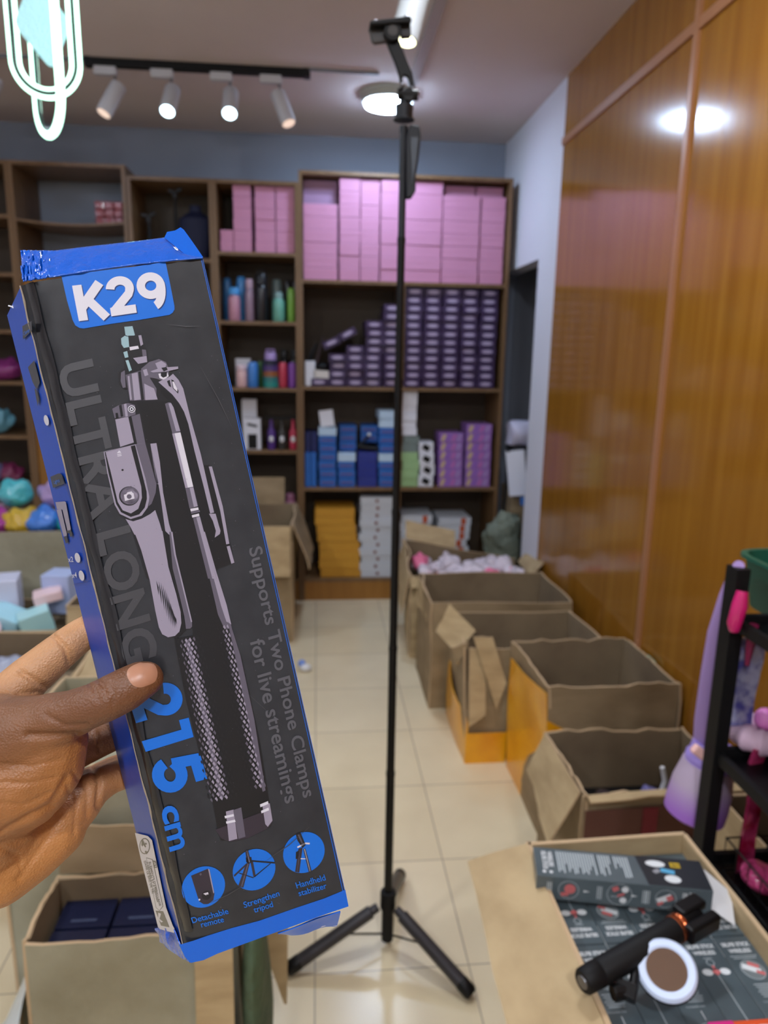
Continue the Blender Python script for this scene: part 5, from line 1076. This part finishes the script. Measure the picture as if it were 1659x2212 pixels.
# lettering
ap(4, [(153, 1498), (182, 1573), (525, 1466), (490, 1328), (420, 1346), (438, 1414)], 'blue', 3)
def glyph(k, o, x, y, strokes, w_, col, layer):
    """strokes in a unit frame (0..1 wide, 0..1 high) drawn as bands of width w_ (frame units of height), o low left, x low right, y top left"""
    s, a, b = ZO[k]; yy = -.0003-.00006*layer; P_ = [bl(a+q[0]/s, b+q[1]/s, yy) for q in (o, x, y)]; X, Y = P_[1]-P_[0], P_[2]-P_[0]; r = X.length/Y.length
    for si, st in enumerate(strokes):
        off_ = Vector((0, -.00002*si, 0))
        n = len(st); Ls, Rs = [], []
        for i, p in enumerate(st):
            p0, p1 = st[max(i-1, 0)], st[min(i+1, n-1)]; dx, dy = (p1[0]-p0[0])*r, p1[1]-p0[1]; l = math.hypot(dx, dy) or 1; nx_, ny_ = -dy/l, dx/l
            Ls.append(P_[0]+off_+X*(p[0]+nx_*w_/2/r)+Y*(p[1]+ny_*w_/2)); Rs.append(P_[0]+off_+X*(p[0]-nx_*w_/2/r)+Y*(p[1]-ny_*w_/2))
        art.add(Ls+Rs, [(i, i+1, n+i+1, n+i) for i in range(n-1)], PM[col])
def arc(cx, cy, rx, ry, a0, a1, n=20): return [(cx+rx*math.cos(R(a0+(a1-a0)*i/n)), cy+ry*math.sin(R(a0+(a1-a0)*i/n))) for i in range(n+1)]
W2 = .235
G2 = [arc(.5, .68, .37, .22, 175, -20) + [(.80, .52), (.14, .10)], [(.02, .10), (1, .10)]]
G5 = [[(.93, .90), (.14, .90)], [(.22, .98), (.15, .43)], [(.12, .47), (.20, .50)] + arc(.48, .33, .40, .23, 115, -170)]
GK = [[(.11, 0), (.11, 1)], [(.16, .38), (.90, 1.0)], [(.38, .58), (.93, 0)]]
G9 = [arc(.5, .66, .36, .25, 0, 360, 32), arc(.5, .60, .37, .50, 12, -95, 20)[:-3]]
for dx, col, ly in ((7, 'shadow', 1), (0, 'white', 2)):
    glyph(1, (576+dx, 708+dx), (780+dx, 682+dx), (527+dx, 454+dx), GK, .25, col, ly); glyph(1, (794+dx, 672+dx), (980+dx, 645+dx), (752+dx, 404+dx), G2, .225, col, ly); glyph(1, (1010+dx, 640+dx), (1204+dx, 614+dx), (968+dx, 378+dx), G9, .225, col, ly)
glyph(4, (54, 1160), (118, 1366), (404, 1062), G2, W2, 'blue', 3); glyph(4, (207, 1669), (271, 1882), (560, 1572), G5, W2, 'blue', 3)
at_text('c', 5, (1146, 1146), (1176, 1268), (1262, 1118), 'blue', 3, .03); at_text('m', 5, (1176, 1278), (1218, 1462), (1292, 1244), 'blue', 3, .02)
def emb(txt, o, x, y): at_text(txt, 3, o, x, y, 'emboss', 0, .03)
s3 = lambda u, v: ((u-200)*3.77, (v-680)*3.77)
at_text('ULTRA LONG', 3, s3(122, 792), s3(270, 1440), s3(200, 774), 'emboss', 0, .03)
at_text('Supports Two Phone Clamps', 4, (890, 124), (1284, 1918), (1012, 92), 'lettering', 2, .015)
at_text('for live streamings', 4, (895, 790), (1152, 1960), (1028, 752), 'lettering', 2, .015)
disc(6, (530, 551), 153, 'blue', 1); disc(6, (893, 427), 151, 'blue', 1); disc(6, (1250, 304), 147, 'blue', 1)
ap(6, [(440, 470), (560, 420), (574, 432), (608, 600), (600, 645), (565, 672), (530, 674), (500, 655), (484, 610)], 'plum', 3); ap(6, [(562, 420), (572, 425), (606, 590), (600, 598)], 'lavender', 4); disc(6, (552, 610), 34, 'dark', 4); ap(6, [(528, 598), (562, 588), (566, 604), (548, 606), (550, 612), (532, 602)], 'light', 6); disc(6, (500, 642), 7, 'light', 5); ap(6, [(500, 462), (508, 450), (518, 458), (510, 470)], 'mid', 5)
for P_, c in (([(828, 292), (850, 288), (870, 372), (842, 380)], 'plum'), ([(836, 292), (842, 290), (862, 372), (854, 376)], 'lavender'), ([(832, 340), (872, 335), (878, 372), (850, 384), (836, 372)], 'dark'), ([(834, 384), (862, 376), (815, 556), (778, 545)], 'plum'), ([(845, 384), (854, 382), (806, 552), (796, 550)], 'mid'), ([(838, 380), (846, 388), (752, 478), (746, 466)], 'plum'), ([(866, 372), (884, 366), (904, 474), (888, 482)], 'plum'), ([(875, 358), (1044, 372), (1044, 384), (878, 370)], 'dark'), ([(892, 474), (1008, 380), (1012, 384), (896, 482)], 'dark'), ([(785, 448), (890, 482), (886, 488), (784, 454)], 'dark')): ap(6, P_, c, 3)
for P_, c in (([(1190, 172), (1225, 160), (1262, 250), (1240, 272), (1204, 220)], 'dark'), ([(1204, 178), (1216, 174), (1250, 250), (1240, 256)], 'mid'), ([(1200, 262), (1262, 232), (1292, 234), (1290, 246), (1262, 244), (1204, 272)], 'light'), ([(1210, 276), (1240, 266), (1216, 448), (1186, 442)], 'plum'), ([(1218, 278), (1228, 274), (1204, 445), (1196, 444)], 'mid'), ([(1192, 300), (1212, 290), (1210, 345), (1190, 352)], 'dark'), ([(1244, 280), (1260, 274), (1304, 434), (1284, 444)], 'plum'), ([(1250, 280), (1256, 278), (1296, 438), (1290, 440)], 'light'), ([(1226, 344), (1262, 346), (1262, 352), (1226, 352)], 'light')): ap(6, P_, c, 3)
at_text('Detachable', 6, (452, 812), (712, 742), (438, 772), 'blue', 2, .012); at_text('remote', 6, (516, 842), (678, 802), (508, 808), 'blue', 2, .012)
at_text('Strengthen', 6, (826, 716), (1080, 628), (812, 660), 'blue', 2, .012); at_text('tripod', 6, (898, 750), (1034, 706), (884, 696), 'blue', 2, .012)
at_text('Handheld', 6, (1200, 562), (1408, 502), (1186, 520), 'blue', 2, .012); at_text('stabilizer', 6, (1216, 618), (1416, 560), (1204, 578), 'blue', 2, .012)
rd = random.Random(5)
for i in range(150):      # dust specks on the glossy card
    x, z, r_ = rd.uniform(-HW+.006, HW-.003), rd.uniform(-HL+.012, HL-.04), rd.uniform(.00008, .0002)
    art.add([(x + r_*math.cos(k*1.0472), -.0012, z + r_*math.sin(k*1.0472)) for k in range(6)], [tuple(range(6))], PM['mid'])
for a_, b_ in (((.030, .128), (.040, .090)), ((.018, .150), (.036, .146)), ((-.030, -.152), (-.006, -.148)), ((.004, -.140), (.034, -.128)), ((.012, -.040), (.032, -.072))):
    mid_ = ((a_[0]+b_[0])/2 + .001, (a_[1]+b_[1])/2 - .001)
    art.add([(a_[0], -.0009, a_[1]), (mid_[0], -.0009, mid_[1]), (b_[0], -.0009, b_[1]), (mid_[0]-.0004, -.0009, mid_[1]+.0004)], [(0, 1, 2, 3)], PM['emboss'])
art.build('printed_artwork', root)

# ------------------------------------------------------------------ left side print
sp = MB()
def sd(k, pts, c, l=1): sp.add([bs(u, v, .0008+.00006*l) for u, v in zz(k, pts)], [tuple(range(len(pts)))], PM[c])
PM['navyline'] = mat('ink_navy', (10, 44, 130), .3)
sd(1, [(160, 745), (225, 708), (230, 775), (165, 842)], 'dark'); sd(1, [(200, 1040), (245, 990), (272, 1090), (285, 1150), (262, 1200), (235, 1150)], 'dark'); sd(1, [(246, 1190), (262, 1200), (280, 1270), (270, 1320)], 'dark')
def pill(k, c, a, b, l=2): sd(k, [(c[0]+a*math.cos(i*.3142)+b*.18*math.sin(i*.3142), c[1]+b*math.sin(i*.3142)) for i in range(20)], 'white', l)
pill(1, (332, 1420), 17, 38); pill(2, (694, 850), 24, 44); pill(2, (730, 1010), 24, 46)
sd(2, [(450, 125), (520, 95), (545, 95), (556, 110), (582, 186), (475, 224)], 'dark')
sd(2, [(496, 352), (580, 344), (590, 352), (634, 590), (630, 602), (604, 608), (560, 420), (510, 412)], 'lavender'); sd(2, [(506, 418), (548, 414), (600, 640), (596, 654), (570, 658)], 'lavender', 2); sd(2, [(596, 608), (636, 600), (650, 655), (628, 664), (622, 630), (604, 632)], 'black', 2); sd(2, [(568, 664), (600, 656), (608, 714), (590, 722), (580, 690)], 'black', 2)
def stext(txt, k, o, x, y, c, l=3, bold=.01):
    s, a, b = ZO[k]; P_ = [bs(a+q[0]/s, b+q[1]/s, .0008+.00006*l) for q in (o, x, y)]; put_text(sp, txt, PM[c], P_[0], P_[1]-P_[0], P_[2]-P_[0], bold)
stext('x2', 2, (612, 888), (658, 886), (606, 842), 'white'); stext('x4', 2, (646, 1032), (690, 1026), (640, 984), 'white'); stext('Lights', 2, (486, 200), (540, 180), (474, 160), 'blue'); stext('Clamp', 1, (168, 822), (212, 790), (166, 790), 'blue')
for P_ in ([(540, 98), (620, 300), (690, 560), (750, 830), (782, 1040), (788, 1040), (757, 830), (696, 560), (626, 300), (546, 98)], [(660, 1084), (760, 1072), (782, 1060), (786, 1040), (790, 1042), (788, 1064), (762, 1078), (660, 1090)]): sd(2, P_, 'navyline')
sd(6, [(38, 163), (130, 185), (160, 215), (215, 480), (262, 700), (310, 830), (322, 850), (318, 880), (206, 850), (130, 545), (80, 350)], 'white', 2)
disc_c = [(108+38*math.cos(i*.2618), 258+58*math.sin(i*.2618)) for i in range(24)]; disc_i = [(108+32*math.cos(i*.2618), 258+51*math.sin(i*.2618)) for i in range(24)]
sd(6, disc_c, 'black', 3); sd(6, disc_i, 'white', 4); sd(6, [(86, 215), (96, 212), (118, 262), (112, 268), (98, 250), (92, 262), (84, 250)], 'black', 5); sd(6, [(114, 290), (130, 300), (122, 318), (108, 300)], 'black', 5); sd(6, [(112, 232), (124, 238), (120, 250), (110, 244)], 'black', 5)
sd(6, [(118, 340), (164, 352), (240, 690), (215, 722), (188, 700)], 'black', 3); sd(6, [(121, 344), (162, 355), (236, 688), (214, 718), (191, 698)], 'white', 4); sd(6, [(162, 362), (186, 366), (196, 412), (174, 416)], 'black', 5)
stext('FR', 6, (182, 408), (172, 372), (194, 404), 'white', 6)
stext("ÉLÉMENTS D'EMBALLAGE", 6, (136, 376), (212, 688), (152, 368), 'black', 6); stext('À SÉPARER ET À DÉPOSER', 6, (118, 372), (196, 664), (132, 366), 'black', 6); stext('DANS LE BAC DE TRI', 6, (101, 368), (160, 600), (114, 362), 'black', 6)
sd(6, [(185, 720), (240, 725), (285, 840), (225, 828)], 'black', 3); sd(6, [(205, 735), (225, 742), (215, 780), (240, 800), (226, 806), (204, 780)], 'white', 4)
sp.build('side_print', root)

# ================================================================== THE HAND
def hp(u, v, yl): return BT + BR @ bl(u, v, yl)
# chains: (u, v, depth plane behind the box front, radius m)
chains = {
 'thumb': [(316, 1466, -.0100, .0088), (300, 1472, -.0112, .0100), (270, 1490, -.0118, .0110), (235, 1508, -.0120, .0112), (195, 1526, -.011, .0110), (150, 1545, -.006, .0122), (95, 1570, .002, .0165), (30, 1590, .008, .021)],
 'thenar': [(118, 1600, .004, .0165), (92, 1650, .008, .021), (40, 1680, .012, .027), (-30, 1700, .016, .031)],
 'thenar2': [(-30, 1700, .016, .031), (-20, 1600, .016, .024), (60, 1585, .008, .020)],
 'index': [(262, 1325, .056, .0082), (225, 1345, .056, .0094), (175, 1372, .052, .0098), (148, 1392, .048, .0103), (105, 1428, .044, .0112), (60, 1466, .040, .0122), (10, 1520, .036, .0145), (-60, 1590, .034, .020)],
 'middle': [(315, 1570, .062, .0082), (262, 1580, .060, .0092), (215, 1600, .056, .0098), (165, 1622, .050, .0105), (110, 1650, .045, .0130), (30, 1680, .040, .018)],
 'ring': [(335, 1640, .068, .0082), (290, 1652, .068, .0092), (245, 1668, .066, .0096), (205, 1690, .060, .0100), (160, 1715, .052, .0120), (90, 1740, .046, .017)],
 'little': [(310, 1660, .060, .0078), (275, 1670, .058, .0086), (236, 1683, .054, .0090), (200, 1706, .046, .0100), (168, 1738, .040, .0128), (120, 1765, .036, .018), (50, 1790, .034, .024)],
 'palm': [(50, 1790, .034, .024), (-10, 1750, .032, .028), (-80, 1720, .030, .030)],
 'heel': [(120, 1790, .032, .0165), (60, 1835, .030, .0185), (-10, 1860, .028, .024), (-90, 1840, .028, .030)],
 'wrist': [(-30, 1760, .024, .031), (-130, 1840, .024, .031), (-260, 1940, .026, .031), (-420, 2060, .03, .034)]}
SK = []   # sample list for colouring
hb = MB(); dm = mat('tmp', (0, 0, 0))
for nm, ch in chains.items():
    pts = [(hp(u, v, y), r) for u, v, y, r in ch]
    for (p, r), (q, s) in zip(pts, pts[1:]):
        n = max(2, int((q-p).length/.0022))
        for i in range(n+1):
            f = i/n; hb.ball(p.lerp(q, f), r+(s-r)*f, dm, 14, 9); SK.append((nm, p.lerp(q, f), r+(s-r)*f))
o = hb.build('hand')
md = o.modifiers.new('r', 'REMESH'); md.mode = 'VOXEL'; md.voxel_size = .0011; md.adaptivity = 0
ms = o.modifiers.new('s', 'SMOOTH'); ms.factor = .6; ms.iterations = 14
dg = bpy.context.evaluated_depsgraph_get(); me = bpy.data.meshes.new_from_object(o.evaluated_get(dg)); bpy.data.objects.remove(o)
me.name = 'hand'
# creases: polylines measured on the photograph, pressed into the skin facing the viewer
cre = [([(205, 1462), (222, 1480), (228, 1500)], .0007, .0012), ([(188, 1473), (204, 1488), (214, 1512)], .0005, .0011), ([(240, 1482), (247, 1500), (243, 1520)], .0004, .0010),
       ([(112, 1370), (140, 1398), (150, 1432)], .0010, .0014), ([(122, 1378), (155, 1412), (158, 1425)], .0005, .0010), ([(45, 1452), (75, 1470), (97, 1485)], .0009, .0016), ([(60, 1588), (110, 1590), (168, 1590)], .0012, .0018), ([(100, 1545), (140, 1568), (186, 1566)], .0006, .0012),
       ([(0, 1650), (70, 1655), (135, 1640)], .0004, .0010), ([(0, 1690), (60, 1692), (120, 1680)], .0004, .0010), ([(0, 1735), (50, 1740), (110, 1712)], .0004, .0010), ([(0, 1800), (60, 1765), (110, 1740), (145, 1680)], .0008, .0016),
       ([(158, 1668), (190, 1710), (188, 1760)], .0006, .0012), ([(200, 1662), (215, 1690), (212, 1742)], .0012, .0014), ([(140, 1690), (165, 1740), (160, 1800)], .0005, .0011), ([(206, 1580), (212, 1605), (216, 1622)], .0008, .0012),
       ([(40, 1900), (110, 1800), (125, 1760)], .0005, .0016), ([(0, 1830), (40, 1850), (50, 1890)], .0005, .0014), ([(0, 1510), (40, 1500), (90, 1495)], .0006, .0014)]
Ci = Matrix((A, B, C))
seg = []
for pl_, dep, wd in cre:
    for p, q in zip(pl_, pl_[1:]): seg.append((p, q, dep, wd))
nrm = [v.normal.copy() for v in me.vertices]
ca = me.color_attributes.new('tone', 'FLOAT_COLOR', 'POINT')
base = {'thumb': (112, 72, 46), 'thenar': (168, 112, 62), 'thenar2': (128, 84, 50), 'index': (190, 140, 96), 'middle': (130, 86, 56), 'ring': (180, 124, 80), 'little': (190, 132, 84), 'palm': (186, 128, 74), 'heel': (182, 124, 66), 'wrist': (150, 100, 56)}  # skin tone per part; the middle finger's darker tone has its shade painted in
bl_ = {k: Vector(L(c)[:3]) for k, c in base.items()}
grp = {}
for nm, p, r in SK: grp.setdefault(nm, []).append((p, r))
grp = {k: g[::3] for k, g in grp.items()}
tocam = {}
for i, v in enumerate(me.vertices):
    p = v.co; d = Ci @ (p-O); u, w_ = 829.5+F*d.x/d.z, 1106-F*d.y/d.z; pxm = d.z/F
    if u > -60 and nrm[i].dot((O-p).normalized()) > -.1:
        ds = 0
        for a, b, dep, wd in seg:
            ax, ay = b[0]-a[0], b[1]-a[1]; t_ = max(0, min(1, ((u-a[0])*ax+(w_-a[1])*ay)/(ax*ax+ay*ay)))
            dist = math.hypot(u-a[0]-ax*t_, w_-a[1]-ay*t_)*pxm
            if dist < wd*2.2: ds = max(ds, dep*math.exp(-(dist/wd)**2))
        v.co = p - nrm[i]*ds*1.7
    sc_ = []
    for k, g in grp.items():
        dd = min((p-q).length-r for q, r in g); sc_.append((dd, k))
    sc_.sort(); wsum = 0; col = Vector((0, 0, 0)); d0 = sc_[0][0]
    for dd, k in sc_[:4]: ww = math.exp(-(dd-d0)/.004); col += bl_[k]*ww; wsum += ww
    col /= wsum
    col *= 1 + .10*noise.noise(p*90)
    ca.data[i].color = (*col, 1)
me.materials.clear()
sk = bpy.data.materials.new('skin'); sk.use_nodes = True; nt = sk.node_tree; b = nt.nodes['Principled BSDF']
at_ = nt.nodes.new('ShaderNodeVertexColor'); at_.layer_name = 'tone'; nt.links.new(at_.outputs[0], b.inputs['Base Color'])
b.inputs['Roughness'].default_value = .48; b.inputs['Subsurface Weight'].default_value = .12; b.inputs['Subsurface Radius'].default_value = (1, .35, .2); b.inputs['Subsurface Scale'].default_value = .002
tc = nt.nodes.new('ShaderNodeTexCoord'); n1_ = nt.nodes.new('ShaderNodeTexNoise'); n1_.inputs['Scale'].default_value = 330; n1_.inputs['Detail'].default_value = 4; v1 = nt.nodes.new('ShaderNodeTexVoronoi'); v1.inputs['Scale'].default_value = 900
ad = nt.nodes.new('ShaderNodeMath'); ad.operation = 'ADD'; bp = nt.nodes.new('ShaderNodeBump'); bp.inputs['Strength'].default_value = .45; bp.inputs['Distance'].default_value = .0006
nt.links.new(tc.outputs['Object'], n1_.inputs[0]); nt.links.new(tc.outputs['Object'], v1.inputs['Vector']); nt.links.new(n1_.outputs[0], ad.inputs[0]); nt.links.new(v1.outputs[0], ad.inputs[1]); nt.links.new(ad.outputs[0], bp.inputs['Height']); nt.links.new(bp.outputs[0], b.inputs['Normal'])
me.materials.append(sk); me.polygons.foreach_set('use_smooth', [True]*len(me.polygons)); me.update()
hand = bpy.data.objects.new('hand', me); COL.objects.link(hand); tag(hand, 'brown hand holding the black and blue package, thumb in front and fingers behind', 'hand')
# thumb nail: a curved plate on the thumb end
from mathutils.bvhtree import BVHTree
bv = BVHTree.FromPolygons([v.co for v in me.vertices], [tuple(p.vertices) for p in me.polygons])
outl = [(275, 1462), (276, 1447), (288, 1437), (305, 1431), (322, 1430), (334, 1436), (340, 1450), (339, 1464), (333, 1474), (318, 1481), (302, 1485), (287, 1480)]
cx, cy = 308, 1457; rings = 8
_o = []
for i in range(len(outl)):
    p0, p1, p2, p3 = outl[i-1], outl[i], outl[(i+1) % 12], outl[(i+2) % 12]
    for k in range(5):
        t_ = k/5; _o.append(tuple(.5*(2*p1[j]+(p2[j]-p0[j])*t_+(2*p0[j]-5*p1[j]+4*p2[j]-p3[j])*t_*t_+(3*p1[j]-p0[j]-3*p2[j]+p3[j])*t_**3) for j in (0, 1)))
outl = _o; vs = []; ok = True
for r_ in range(rings+1):
    f = r_/rings
    for (u, v) in outl:
        uu, vv = cx+(u-cx)*f, cy+(v-cy)*f; dr = ray(uu, vv).normalized(); h = bv.ray_cast(O, dr)
        p = h[0] if h[0] is not None else (O + dr*vs[-1].__sub__(O).length if vs else O+dr*.36)
        vs.append(p - dr*(.00035*(1-f**8)+.00004))
K = len(outl)
mb = MB(); mb.add(vs, [(a*K+k, (a+1)*K+k, (a+1)*K+(k+1) % K, a*K+(k+1) % K) for a in range(rings) for k in range(K)], mat('thumb_nail', (178, 128, 102), .38, sss=.1))
nl = mb.build('thumb_nail'); nl.data.polygons.foreach_set('use_smooth', [True]*len(nl.data.polygons)); nl.parent = hand; tag(nl, 'pale pink thumb nail')
